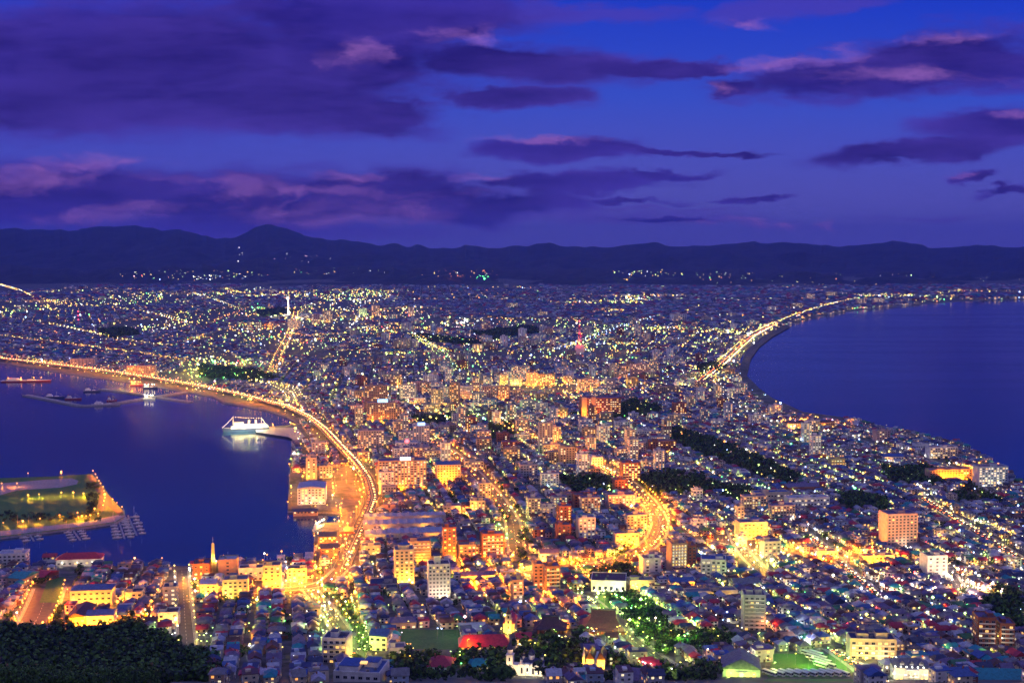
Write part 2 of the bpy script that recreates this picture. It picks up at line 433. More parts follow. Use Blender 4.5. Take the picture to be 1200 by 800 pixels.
# ------------------------------------------------------------------ roads
def seg_pts(pl, z=None, step=14.0):
    """pixel polyline -> points on the terrain, resampled every step metres"""
    w = [at(x, y) for x, y in pl]
    out = []
    for a, c in zip(w[:-1], w[1:]):
        n = max(1, int(math.hypot(c[0] - a[0], c[1] - a[1]) / step))
        for k in range(n): out.append((a[0] + (c[0] - a[0]) * k / n, a[1] + (c[1] - a[1]) * k / n))
    out.append(w[-1][:2])
    # smooth corners
    p = np.array(out)
    for _ in range(3):
        q = p.copy(); q[1:-1] = (p[:-2] + 2 * p[1:-1] + p[2:]) / 4; p = q
    return p
def normals(p):
    d = np.gradient(p, axis=0); d /= np.linalg.norm(d, axis=1)[:, None] + 1e-9
    return np.stack([-d[:, 1], d[:, 0]], 1), d
def ribbon(b, p, o0, o1, lift, m, height=None):
    n, _ = normals(p)
    L_ = p + n * o0; R_ = p + n * o1
    zl = (ht(*L_.T) if height is None else np.full(len(p), height)) + lift
    zr = (ht(*R_.T) if height is None else np.full(len(p), height)) + lift
    k = len(p)
    vs = [(x, y, z) for (x, y), z in zip(L_, zl)] + [(x, y, z) for (x, y), z in zip(R_, zr)]
    b.add(vs, [(i, i + 1, k + i + 1, k + i) if o0 < o1 else (i, k + i, k + i + 1, i + 1) for i in range(k - 1)][::1], m)
BAY = [(-60, 414), (0, 422), (60, 429), (130, 438), (200, 449), (255, 459), (300, 470), (338, 480), (362, 492), (382, 508), (400, 528), (417, 546), (431, 566), (437, 588), (429, 606), (417, 630), (407, 650), (400, 666)]
ROADS = {  # name: (pixel line, width, lamp colour mix, spacing of lamps m, light power, cars?)
 'bay': (BAY, 17, 'orange', 30, 14, 1),
 'main': ([(500, 513), (525, 527), (548, 545), (562, 560), (582, 582), (601, 610), (606, 650)], 16, 'orange', 30, 8, 1),
 'arc': ([(668, 538), (700, 545), (722, 556), (745, 572), (762, 590), (775, 612), (768, 632), (748, 648), (722, 658), (690, 665), (650, 668)], 19, 'orange', 17, 15, 1),
 'harbour_street': ([(400, 666), (380, 685), (340, 692), (300, 690), (262, 702), (222, 700)], 14, 'orange', 24, 9, 0),
 'slope': ([(362, 690), (385, 715), (405, 745), (424, 772), (432, 790)], 13, 'greenish', 20, 5, 1),
 'slope_left': ([(213, 668), (215, 695), (217, 730), (220, 765)], 12, 'yellow', 30, 2.2, 0),
 'wide_left': ([(58, 688), (52, 705), (45, 722), (36, 738)], 26, 'orange', 22, 7, 0),
 'low_left': ([(-40, 738), (30, 738), (100, 735), (150, 742)], 12, 'orange', 26, 9, 0),
 'park_road': ([(600, 668), (640, 690), (690, 700), (725, 735), (760, 765), (800, 790)], 12, 'greenish', 26, 4, 0),
 'coast': ([(818, 448), (845, 428), (866, 408), (882, 394), (905, 382), (940, 368), (975, 357), (1010, 350)], 26, 'yellow', 40, 30, 1),
 'coast_low': ([(838, 448), (852, 468), (880, 487), (920, 503), (990, 512), (1060, 530), (1140, 556), (1170, 580)], 9, 'white', 70, 5, 0),
 'right_street': ([(1080, 582), (1115, 605), (1150, 626), (1185, 648), (1215, 668)], 12, 'yellow', 40, 5, 1),
 'right_cross': ([(1095, 668), (1135, 664), (1215, 668)], 11, 'yellow', 34, 6, 1),
 'right_red': ([(1112, 672), (1128, 694), (1165, 702), (1215, 704)], 12, 'pink', 30, 8, 0),
 'diag': ([(945, 625), (968, 642), (988, 662), (1012, 682), (1030, 698)], 9, 'yellow', 40, 4, 1),
 'school_street': ([(974, 760), (992, 772), (1012, 785), (1040, 806)], 9, 'yellow', 36, 4, 1),
 'orange_row': ([(820, 632), (870, 645), (905, 650), (960, 655), (1010, 655), (1075, 660)], 12, 'orange', 24, 12, 0),
 'green_diag': ([(858, 620), (866, 638), (878, 655), (900, 672)], 12, 'yellow', 24, 10, 1),
 'rail_curve': ([(296, 448), (322, 454), (338, 463), (343, 474)], 14, 'yellow', 30, 14, 0),
 'rail_curve_inner': ([(318, 450), (346, 458), (352, 468)], 9, 'yellow', 40, 14, 0),
 'centre': ([(470, 498), (520, 493), (560, 490), (590, 488)], 16, 'yellow', 30, 16, 0),
 'centre_north': ([(585, 455), (620, 452), (660, 462), (700, 458)], 16, 'amber', 40, 22, 0),
 'orange_mid': ([(590, 500), (612, 512), (640, 520), (672, 537)], 14, 'orange', 28, 16, 0),
 'blvd': ([(492, 398), (515, 416), (545, 440), (560, 448)], 22, 'greenish', 80, 16, 0),
 'tower_street': ([(347, 366), (344, 380), (337, 398), (326, 418), (318, 440)], 18, 'amber', 70, 40, 1),
 'north_west': ([(-20, 328), (20, 340), (38, 349), (70, 356), (130, 361), (190, 370), (220, 380)], 22, 'yellow', 70, 60, 1),
 'north_row': ([(90, 349), (160, 348), (240, 347), (300, 346), (400, 350)], 16, 'yellow', 110, 50, 0),
 'diag_north': ([(225, 344), (255, 353), (275, 362)], 16, 'yellow', 90, 40, 0),
 'north_east': ([(650, 412), (690, 398), (728, 384), (770, 372)], 14, 'cool', 80, 12, 0),
 'west_row': ([(0, 395), (60, 402), (120, 410), (180, 418), (240, 428)], 16, 'amber', 60, 24, 0),
 'airport_row': ([(1010, 349), (1060, 343), (1110, 341), (1200, 340), (1260, 338)], 16, 'amber', 95, 60, 0),
 'airport_far': ([(1015, 336), (1080, 337), (1150, 339), (1230, 342)], 16, 'yellow', 110, 60, 0),
 'mid_row': ([(400, 372), (440, 378), (480, 384), (520, 392)], 14, 'amber', 70, 26, 0),
 'mid_diag': ([(480, 392), (500, 404), (520, 412)], 14, 'yellow', 50, 26, 0),
 'yellow_left': ([(0, 372), (60, 381), (110, 392), (150, 401), (200, 407)], 14, 'yellow', 60, 30, 0),
}
RP = {}
rb, pb, mk = MB(), MB(), MB()
_road_z = 0
for nm, (pl, w, col, sp, pw, cars) in ROADS.items():
    p = seg_pts(pl); RP[nm] = (p, w)
    _road_z += .006
    if nm == 'bay': continue
    ribbon(rb, p, w / 2, -w / 2, .10 + _road_z, 'asphalt')
    if p[:, 1].min() < 3500:
        for s_ in (1, -1):
            a_, c_ = s_ * (w / 2), s_ * (w / 2 + 2.6)
            ribbon(pb, p, max(a_, c_), min(a_, c_), .24 + _road_z, 'concrete')
            a_, c_ = s_ * (w / 2 - .35), s_ * (w / 2 - .6)
            ribbon(mk, p, max(a_, c_), min(a_, c_), .14 + _road_z, 'wall_white')
        n_, d_ = normals(p)
        for i in range(0, len(p) - 1):
            q = p[i] + (p[i + 1] - p[i]) * .5
            ribbon(mk, np.array([p[i], q]), .12, -.12, .14 + _road_z, 'wall_white')
tag(rb.build('road'), kind='structure'); tag(pb.build('pavement'), kind='structure'); tag(mk.build('road_markings'), kind='structure')

# bayside highway: a viaduct on piers
BH = 7.0
p, w = RP['bay']
vd = thing('bayside_viaduct', 'long elevated orange-lit highway curving along the harbour shore', 'viaduct', (float(p[0][0]), float(p[0][1]), 2.5))
o_ = np.array([p[0][0], p[0][1]]); q = p - o_
fadeh = np.interp(np.arange(len(p)), [0, len(p) - 26, len(p) - 4, len(p)], [BH, BH, .4, .3])
def ribz(b, p, o0, o1, z, m):
    n, _ = normals(p); A = p + n * o0; B_ = p + n * o1; k = len(p)
    b.add([(x, y, zz) for (x, y), zz in zip(A, z)] + [(x, y, zz) for (x, y), zz in zip(B_, z)], [(i, i + 1, k + i + 1, k + i) for i in range(k - 1)], m)
def ribv(b, p, o, z0, z1, m):
    n, _ = normals(p); A = p + n * o; k = len(p)
    b.add([(x, y, zz) for (x, y), zz in zip(A, z0)] + [(x, y, zz) for (x, y), zz in zip(A, z1)], [(i, i + 1, k + i + 1, k + i) for i in range(k - 1)], m)
d_ = MB(); ribz(d_, q, 8.5, -8.5, fadeh, 'asphalt'); ribz(d_, q, -8.5, 8.5, fadeh - 1.2, 'concrete')
ribv(d_, q, 8.5, fadeh - 1.2, fadeh, 'concrete'); ribv(d_, q, -8.5, fadeh - 1.2, fadeh, 'concrete'); d_.build('deck', vd)
for s_ in (8.5, -8.5):
    g_ = MB(); ribv(g_, q, s_, fadeh, fadeh + 1.0, 'concrete'); ribv(g_, q, s_ * .98, fadeh, fadeh + 1.0, 'concrete'); g_.build('parapet', vd)
g_ = MB(); ribz(g_, q, .15, -.15, fadeh + .03, 'wall_white'); g_.build('lane_marking', vd)
pier = MB(); pier.box(-1, 1, -1, 1, -5, BH - 1.3, 'concrete'); pier = pier.mesh('pier')
for i in range(0, len(q) - 26, 3): link('pier', pier, vd, (q[i][0], q[i][1], 0))

# ------------------------------------------------------------------ keep-out masks (photo outlines on the ground) and footprints
PARKS = [  # tree-covered areas, pixel outlines ; (outline, tree height, light colour of lamps among them)
 ([(770, 503), (800, 505), (850, 522), (905, 545), (940, 562), (925, 570), (880, 555), (830, 538), (785, 520)], 9),
 ([(655, 562), (715, 560), (722, 576), (668, 580)], 9), ([(745, 562), (790, 556), (835, 566), (845, 580), (760, 582)], 10),
 ([(560, 565), (572, 566), (612, 625), (622, 660), (604, 664), (598, 625), (578, 598)], 7),
 ([(1030, 550), (1085, 550), (1112, 560), (1100, 571), (1040, 568)], 9), ([(980, 580), (1035, 586), (1040, 600), (985, 596)], 9),
 ([(700, 693), (735, 690), (760, 705), (800, 745), (850, 740), (875, 755), (835, 765), (790, 765), (765, 780), (740, 745), (728, 715)], 5.5),
 ([(585, 745), (640, 742), (680, 752), (690, 790), (620, 800), (560, 792), (590, 770)], 9), ([(700, 775), (750, 780), (760, 798), (700, 800)], 8),
 ([(505, 768), (600, 755), (600, 800), (470, 800), (460, 778)], 9), ([(770, 782), (1000, 786), (1000, 805), (770, 805)], 8),
 ([(470, 398), (490, 392), (560, 400), (580, 407), (560, 409), (500, 402)], 7), ([(555, 392), (620, 384), (640, 390), (575, 400)], 10),
 ([(115, 388), (150, 386), (165, 394), (130, 398)], 10), ([(235, 430), (300, 436), (330, 446), (290, 448), (240, 444)], 8),
 ([(300, 366), (330, 362), (345, 366), (310, 372)], 9), ([(820, 430), (850, 425), (845, 436), (815, 442)], 9),
 ([(668, 488), (740, 470), (775, 478), (770, 488), (735, 492)], 8), ([(560, 502), (600, 496), (610, 512), (565, 516)], 8),
 ([(480, 490), (545, 486), (560, 494), (500, 500)], 7), ([(835, 572), (880, 572), (895, 590), (850, 588)], 7),
 ([(1140, 555), (1150, 575), (1180, 590), (1110, 592), (1120, 580)], 6), ([(1170, 690), (1200, 700), (1200, 745), (1150, 712)], 8),
 ([(90, 665), (96, 665), (92, 690), (86, 690)], 6), ([(44, 678), (54, 678), (44, 706), (36, 706)], 6), ([(30, 712), (42, 712), (34, 738), (22, 738)], 6), ([(66, 710), (76, 706), (66, 738), (56, 738)], 6),
 ([(262, 700), (284, 704), (280, 712), (258, 708)], 5), ([(370, 700), (380, 700), (426, 775), (412, 778)], 6), ([(392, 700), (402, 700), (440, 765), (432, 770)], 6),
 ([(1120, 685), (1140, 690), (1150, 700), (1128, 700)], 6), ([(150, 735), (240, 770), (250, 800), (0, 800), (0, 738)], 9),
 ([(735, 640), (752, 652), (742, 668), (770, 690), (700, 690), (690, 672)], 5),
]
OPEN = [  # bare or paved areas
 [(900, 764), (990, 764), (1005, 800), (895, 800)], [(463, 735), (540, 737), (540, 762), (463, 760)], [(40, 676), (92, 660), (98, 660), (78, 740), (26, 740)],
 [(300, 500), (356, 500), (366, 514), (346, 518), (300, 512)], [(255, 655), (400, 640), (400, 612), (368, 612), (366, 655)],
 [(335, 556), (412, 545), (430, 590), (405, 660), (395, 615), (336, 600)], [(240, 400), (300, 430), (240, 452), (150, 440), (205, 436)],
 [(0, 415), (250, 455), (340, 478), (352, 500), (0, 500)], [(864, 446), (870, 405), (925, 378), (880, 408), (878, 440), (905, 468), (990, 490), (985, 497), (900, 478)],
 [(600, 575), (622, 580), (612, 590)], [(490, 485), (600, 478), (600, 492), (490, 500)], [(0, 736), (170, 745), (230, 800), (0, 800)], [(150, 735), (200, 742), (255, 800), (100, 800)],
 [(590, 452), (700, 450), (700, 460), (590, 460)],
]
FOOT = []  # (x, y, half extents, rotation) of placed buildings
LANDMARKS = []
def ok_sites(x, y, rad, roads=True, parks=True):
    px, py = proj(x, y, ht(x, y))
    g_ = inpoly(x, y, WORLDLAND)
    for pl in OPEN: g_ &= ~inpoly(px, py, pl)
    if parks:
        for pl, _ in PARKS: g_ &= ~inpoly(px, py, pl)
    if roads:
        for nm, (p, w) in RP.items():
            bb = p.min(0) - 60, p.max(0) + 60
            s_ = g_ & (x > bb[0][0]) & (x < bb[1][0]) & (y > bb[0][1]) & (y < bb[1][1])
            ii = np.nonzero(s_)[0]
            if not len(ii): continue
            dmin = np.full(len(ii), 1e9)
            for k in range(len(p)): dmin = np.minimum(dmin, np.hypot(x[ii] - p[k, 0], y[ii] - p[k, 1]))
            g_[ii] &= dmin > w / 2 + 3.5 + rad[ii] if nm != 'bay' else dmin > 11 + rad[ii]
    for fx, fy, hw, hd, r in FOOT:
        s_ = np.hypot(x - fx, y - fy) < hw + hd + 25
        ii = np.nonzero(g_ & s_)[0]
        if len(ii):
            c_, n_ = math.cos(-r), math.sin(-r)
            lx = (x[ii] - fx) * c_ - (y[ii] - fy) * n_; ly = (x[ii] - fx) * n_ + (y[ii] - fy) * c_
            g_[ii] &= (np.abs(lx) > hw + rad[ii]) | (np.abs(ly) > hd + rad[ii])
    return g_, px, py

def addlight(x, y, z, col, P_, r=.5, parent=None):
    l = bpy.data.lights.new('lamp_light', 'POINT'); l.energy = P_; l.color = LAMPC.get(col, col); l.shadow_soft_size = r; l.cycles.use_multiple_importance_sampling = False
    o = bpy.data.objects.new('lamp_light', l); C.objects.link(o); o.location = (x, y, z)
    if parent: o.parent = parent
    return o
# what stands in front of these pixel windows would hide a landmark: (x0, x1, y0, y1)
KEEP = [(597, 637, 750, 791), (685, 715, 750, 782), (589, 603, 714, 741), (537, 600, 738, 757), (680, 735, 712, 741), (625, 664, 714, 740), (843, 890, 748, 789), (1042, 1089, 760, 797), (903, 1002, 764, 796),
        (464, 540, 737, 761), (996, 1051, 735, 772), (691, 737, 668, 693), (384, 450, 770, 790), (498, 532, 763, 783), (550, 575, 768, 782), (871, 898, 690, 738), (1142, 1192, 714, 757), (72, 105, 700, 732), (82, 132, 680, 708), (500, 530, 656, 700), (462, 488, 640, 682), (1142, 1200, 766, 795)]
def hides(x, y, z, wd, h_):
    """true when a thing of this width and height stands in front of a landmark"""
    a, b2 = proj(x, y, z); _, t_ = proj(x, y, z + h_); hw = wd / 2 * F / y; r = np.zeros(np.shape(x), bool)
    for x0, x1, y0, y1 in KEEP: r |= (a + hw > x0 + 2) & (a - hw < x1 - 2) & (t_ < y1 - 2.5) & (b2 > y1 - 1)
    return r
# ------------------------------------------------------------------ hand-placed buildings
_wcache = {}
def window_mesh(w, h, m, frame='wall_grey'):
    k = (round(w, 1), round(h, 1), m, frame)
    if k not in _wcache:
        b = MB()
        b.box(-w / 2, w / 2, -.05, .06, 0, h, m)
        for x0, x1, z0, z1 in ((-w / 2 - .12, -w / 2, -.12, h + .12), (w / 2, w / 2 + .12, -.12, h + .12), (-w / 2, w / 2, -.16, 0), (-w / 2, w / 2, h, h + .12), (-.05, .05, 0, h)):
            b.box(x0, x1, -.12, .05, z0, z1, frame)
        _wcache[k] = b.mesh('window')
    return _wcache[k]
def add_windows(root, W_, D_, z0, z1, fh, cw, lit, litm, dist, wallb, rnd, arched=False, ww=None, wh=None, frame='wall_grey', sides=(0, 1, 2)):
    """a window per bay and storey on the front and both flanks; separate objects when near"""
    slots = []
    nf = max(1, int((z1 - z0) / fh))
    for side in sides:
        Ln = W_ if side in (0, 3) else D_
        nc = max(1, int(Ln / cw))
        for f_ in range(nf):
            for c_ in range(nc):
                t_ = -Ln / 2 + (c_ + .5) * Ln / nc
                z = z0 + f_ * (z1 - z0) / nf + fh * .28
                if side == 0: slots.append((t_, -D_ / 2 - .03, z, 0))
                elif side == 3: slots.append((t_, D_ / 2 + .03, z, math.pi))
                elif side == 1: slots.append((-W_ / 2 - .03, t_, z, -math.pi / 2))
                else: slots.append((W_ / 2 + .03, t_, z, math.pi / 2))
    if side != 3 and ww is None: ww = min(2.2, cw * .55)
    ww = ww or 1.6; wh = wh or min(1.6, fh * .5)
    cols = ['lit_' + litm, 'lit_white', 'lit_warm']
    if dist < 1520:
        rest = MB()
        for i, (x, y, z, r) in enumerate(slots):
            m = rnd.choice(cols) if rnd.random() < lit else 'glass_dark'
            if i < 100: link('window', window_mesh(ww, wh, m, frame), root, (x, y, z), r)
            else:
                c_, s_ = math.cos(r), math.sin(r)
                rest.T = lambda p: (x + p[0] * c_ - p[1] * s_, y + p[0] * s_ + p[1] * c_, z + p[2])
                rest.box(-ww / 2, ww / 2, -.08, .04, 0, wh, m)
        if rest.v:
            rest.T = None; tag(rest.build('window', root), kind='stuff')
    else:
        for x, y, z, r in slots:
            m = rnd.choice(cols) if rnd.random() < lit else 'glass_dark'
            c_, s_ = math.cos(r), math.sin(r)
            wallb.T = lambda p: (x + p[0] * c_ - p[1] * s_, y + p[0] * s_ + p[1] * c_, z + p[2])
            wallb.box(-ww / 2, ww / 2, -.1, .04, 0, wh, m)
        wallb.T = None
def site(px, pyb, wpx, hpx, d, rot):
    g_ = at(px, pyb)
    dist = math.hypot(g_[1], HC - g_[2]); mpp = g_[1] / F / math.cos(PITCH) * 1.0
    dep = math.atan2(HC - g_[2], g_[1])
    Wm = (wpx * mpp - d * abs(math.sin(rot))) / math.cos(rot)
    Wm = max(Wm, 5.0)
    h = (hpx * mpp - d * math.sin(dep)) / math.cos(dep)
    # centre sits behind the front foot
    c_ = (g_[0] - math.sin(rot) * d / 2, g_[1] + math.cos(rot) * d / 2)
    z = float(ht(c_[0], c_[1]))
    return c_, min(z, g_[2]), Wm, max(h, 3.4), g_[1], mpp
def bld(px, pyb, wpx, hpx, d, wall, label, cat='apartment building', name='apartment_building', rot=8, lit=.35, litm='warm', roof='flat', roofc='violet', rh=2.5, fh=3.1, cw=4.0,
        pent=1, ledge=True, balc=0, lm=None, sign=None, group=None, h=None, glow=None, extra=None, hip=0, ww=None, wh=None, tall_pent=0, frame='wall_grey', sides=(0, 1, 2)):
    rot = R(rot); rnd = random.Random(int(px * 7 + pyb * 13))
    (cx, cy_), z, Wm, hh, dist, mpp = site(px, pyb, wpx, hpx, d, rot)
    if roof != 'flat': hh = max(3.2, hh - rh * .9)
    if h: hh = h
    root = thing(name, label, cat, (cx, cy_, z), rot, group)
    FOOT.append((cx, cy_, Wm / 2 + 1, d / 2 + 1, rot))
    wb = MB(); wb.box(-Wm / 2, Wm / 2, -d / 2, d / 2, -6, hh, 'wall_' + wall)
    if roof == 'flat' and ledge and hh > 7:
        nf = max(1, int((hh - .5) / fh))
        for k in range(1, nf): wb.box(-Wm / 2 - .15, Wm / 2 + .15, -d / 2 - .15, d / 2 + .15, k * (hh - .5) / nf - .15, k * (hh - .5) / nf + .12, 'wall_' + wall)
    if ledge and Wm > 14 and hh > 12:
        for k in (-1, 1): wb.box(k * Wm / 2 - .35, k * Wm / 2 + .35, -d / 2 - .4, d / 2 + .4, 0, hh + .02, 'wall_' + wall)
    add_windows(root, Wm, d, .3, hh - .6, fh, cw, lit, litm, dist, wb, rnd, ww=ww, wh=wh, frame=frame, sides=sides)
    wb.build('wall', root)
    if balc and dist < 2400:
        nf = max(1, int((hh - .5) / fh)); bm_ = MB()
        bm_.box(-Wm / 2 + .8, Wm / 2 - .8, -d / 2 - 1.3, -d / 2 - .16, 0, .18, 'wall_' + wall); bm_.box(-Wm / 2 + .8, Wm / 2 - .8, -d / 2 - 1.35, -d / 2 - 1.25, .18, 1.05, 'wall_' + ('white' if wall != 'white' else 'grey'))
        me_ = bm_.mesh('balcony')
        for k in range(1, nf): link('balcony', me_, root, (0, 0, k * (hh - .5) / nf - .1))
    r_ = MB()
    if roof == 'flat':
        r_.box(-Wm / 2 + .35, Wm / 2 - .35, -d / 2 + .35, d / 2 - .35, hh, hh + .12, 'roof_' + roofc)
        for x0, x1, y0, y1 in ((-Wm / 2 - .2, Wm / 2 + .2, -d / 2 - .2, -d / 2 + .34), (-Wm / 2 - .2, Wm / 2 + .2, d / 2 - .34, d / 2 + .2), (-Wm / 2 - .2, -Wm / 2 + .34, -d / 2 + .34, d / 2 - .34), (Wm / 2 - .34, Wm / 2 + .2, -d / 2 + .34, d / 2 - .34)):
            r_.box(x0, x1, y0, y1, hh + .001, hh + 1.0, 'wall_' + wall)
        ro = r_.build('roof', root)
        for k in range(pent):
            a_ = MB(); pw_ = min(Wm * .3, 8); x = rnd.uniform(-.3, .3) * Wm if pent == 1 else (k - (pent - 1) / 2) * Wm * .42
            ph = tall_pent or rnd.uniform(2.6, 4.2)
            a_.box(x - pw_ / 2, x + pw_ / 2, -d * .22, d * .25, hh + .1, hh + ph, 'wall_' + wall); a_.box(x - pw_ / 2 - .2, x + pw_ / 2 + .2, -d * .22 - .2, d * .25 + .2, hh + ph, hh + ph + .25, 'roof_' + roofc)
            a_.build('penthouse', ro)
        if Wm > 12 and dist < 2200:
            for k in range(3):
                a_ = MB(); x = rnd.uniform(-.42, .42) * Wm; y = rnd.uniform(-.4, .4) * d; a_.box(x - .9, x + .9, y - .7, y + .7, hh + .12, hh + 1.4, 'metal'); a_.cyl(x, y, hh + 1.4, hh + 1.6, .5, .5, 'roof_grey'); a_.build('air_unit', ro)
            a_ = MB(); x = rnd.uniform(-.3, .3) * Wm; a_.tube((x, 0, hh + .1), (x, 0, hh + 6.5), .12, 'metal'); a_.build('antenna', ro)
    else:
        if roof == 'gable_y':
            r_.T = lambda p: (-p[1], p[0], p[2]); r_.gable(d, Wm, hh, rh, .7, 'roof_' + roofc, .3, 'wall_' + wall)
        else: r_.gable(Wm, d, hh, rh, .7, 'roof_' + roofc, .3, 'wall_' + wall, hip=hip)
        r_.T = None; ro = r_.build('roof', root)
        if dist < 1500:
            a_ = MB(); a_.box(-Wm * .3, -Wm * .3 + .9, -.45, .45, hh + rh * .4, hh + rh + 1.6, 'wall_brick'); a_.build('chimney', ro)
    if sign:
        s_ = MB(); sw, sh_, sm, sx = sign; s_.box(sx * Wm - sw / 2, sx * Wm + sw / 2, -d / 2 + .6, -d / 2 + 1.3, hh + .9, hh + .9 + sh_, sm)
        for k in (-.35, .35): s_.tube((sx * Wm + k * sw, -d / 2 + 1.5, hh), (sx * Wm + k * sw, -d / 2 + 1.5, hh + .9 + sh_), .15, 'metal')
        s_.build('roof_sign', root)
    if lm: LANDMARKS.append((lm, cx, cy_))
    if extra: extra(root, Wm, d, hh)
    if glow: GLOW.append((cx, cy_, rot, Wm, d, z, hh, glow[0], glow[1], glow[2] * {'orange': 1.0, 'amber': .42, 'white': .22, 'yellow': .5}.get(glow[0], .4)))
    return root, Wm, d, hh
GLOW = []
B = bld
# --- left shore
B(14, 662, 34, 18, 18, 'white', 'pale harbour warehouse with a light flat roof beside the marina water', 'warehouse', 'warehouse', roofc='pale', lit=.2)
B(92, 662, 54, 17, 18, 'white', 'long white harbour building with a red hipped roof and floodlit walls', 'harbour building', 'harbour_building', roof='gable', roofc='red', rh=4.5, hip=8, lit=.15, lm='red-roofed harbour building', glow=('white', 3, 6), fh=3.6, cw=5)
B(57, 656, 16, 8, 12, 'white', 'small white annexe with a red roof beside the long harbour building', 'annexe', 'harbour_annexe', roof='gable', roofc='red', rh=2.5, lit=.3)
B(42, 682, 26, 19, 26, 'brick', 'shed with a long russet roof beside the green-roofed shed', 'shed', 'harbour_shed', roof='gable', roofc='red', rh=3, rot=-14, lit=.3, glow=('amber', 2, 8))
B(19, 688, 26, 24, 26, 'tan', 'dim hall under a dark teal roof near the left harbour sheds', 'hall', 'hall', roof='gable', roofc='teal', rh=3, rot=-10, lit=.4, litm='orange')
B(107, 709, 50, 29, 17, 'cream', 'yellow-floodlit three-storey stone building with a blue roof and arched windows', 'stone building', 'stone_building', roof='gable', roofc='blue', rh=3, hip=6, lit=.1, lm='yellow-floodlit stone building', glow=('amber', 5, 13), fh=4, cw=4.5)
B(89, 733, 27, 32, 34, 'tan', 'hall with a big plain dark brown roof and orange-lit entrance', 'hall', 'market_hall', roof='gable_y', roofc='brown', rh=3, rot=5, lit=.5, litm='orange', lm='brown-roofed market hall', glow=('orange', 4, 10))
B(117, 734, 34, 25, 17, 'white', 'pinkish white office building with blue roof beside the brown-roofed hall', 'office building', 'office_building', roof='gable', roofc='blue', rh=2.4, lit=.1, glow=('orange', 3, 7))
B(157, 707, 22, 19, 14, 'cream', 'small amber-lit building standing right of the yellow-floodlit stone building', 'building', 'office_building', roofc='navy', lit=.6, litm='orange', glow=('amber', 3, 8))
B(199, 708, 18, 26, 14, 'grey', 'square grey building with rows of lit windows left of the sloping street', 'office building', 'office_building', roofc='navy', lit=.75, litm='white')
B(197, 733, 26, 22, 14, 'white', 'low white shop with an orange-lit upper floor by the sloping street', 'shop', 'shop', roofc='brown', lit=.5, litm='orange', glow=('orange', 2, 6))
B(267, 677, 24, 27, 18, 'tan', 'blank tan factory block beside the yellow obelisk tower', 'factory', 'factory_block', roofc='pale', lit=0, cw=40, pent=0, lm='blank tan factory block')
B(236, 678, 22, 24, 20, 'brick', 'brown waterfront building with galleries left of the blank factory block', 'building', 'waterfront_building', lit=.25, litm='orange', rh=2)
B(244, 698, 22, 24, 20, 'cream', 'brightly amber-lit hall with glowing entrance under a pale violet roof', 'hall', 'hall', roof='gable', roofc='pale', rh=2, lit=.2, glow=('amber', 5, 18))
B(276, 701, 31, 28, 16, 'cream', 'amber-lit brick-like building with a white cornice right of the glowing hall', 'building', 'waterfront_building', roofc='grey', lit=.3, litm='orange', glow=('amber', 4, 14))
B(294, 680, 30, 19, 14, 'white', 'white waterfront building with a row of dark windows left of orange corner building', 'building', 'waterfront_building', roofc='navy', lit=.1, fh=4)
B(319, 692, 23, 35, 16, 'cream', 'tall orange-lit corner building near the harbour head', 'corner building', 'corner_building', roofc='navy', lit=.3, litm='orange', glow=('orange', 3, 12), lm='orange corner building')
# --- waterfront by the inlet
B(386, 656, 22, 21, 12, 'brick', 'red-brick quayside warehouse with a slate gable roof', 'brick warehouse', 'brick_warehouse', roof='gable', roofc='navy', rh=4, lit=.4, litm='orange', glow=('orange', 2, 9), lm='quayside brick warehouse')
B(384, 636, 22, 14, 10, 'brick', 'red-brick warehouse with slate roof, farther one from the harbour head', 'brick warehouse', 'brick_warehouse', roof='gable', roofc='navy', rh=4, lit=.4, litm='orange', glow=('orange', 2, 9))
B(406, 628, 18, 12, 10, 'brick', 'small brick warehouse beside the lit street by the inlet', 'brick warehouse', 'brick_warehouse', roof='gable', roofc='grey', rh=4, lit=.4, litm='orange')
B(435, 650, 24, 14, 14, 'cream', 'low cream market building with glowing front near the blue-roofed sheds', 'market', 'market_building', roofc='grey', lit=.5, glow=('amber', 2, 9))
B(365, 591, 36, 29, 42, 'white', 'white harbour hall under a broad pale blue roof at the quay', 'harbour hall', 'harbour_hall', roof='gable_y', roofc='pale', rh=2.5, rot=6, lit=.4, lm='pale blue-roofed quay hall', glow=('pink', 3, 8))
B(365, 562, 14, 28, 18, 'cream', 'yellow-edged quayside hotel block behind the pale blue-roofed hall', 'hotel', 'hotel', roofc='grey', lit=.5, cw=5, glow=('amber', 2, 10))
B(382, 560, 16, 16, 14, 'grey', 'small dark office right of the quayside hotel block', 'office building', 'office_building', roofc='navy', lit=.2)
B(373, 534, 16, 17, 14, 'grey', 'grey seven-storey block standing just under the viaduct bend', 'office building', 'office_building', lit=.2)
B(358, 602, 30, 7, 12, 'tan', 'low dark quay shed at the corner of the inlet', 'quay shed', 'quay_shed', roof='gable', roofc='navy', rh=2, lit=.2)
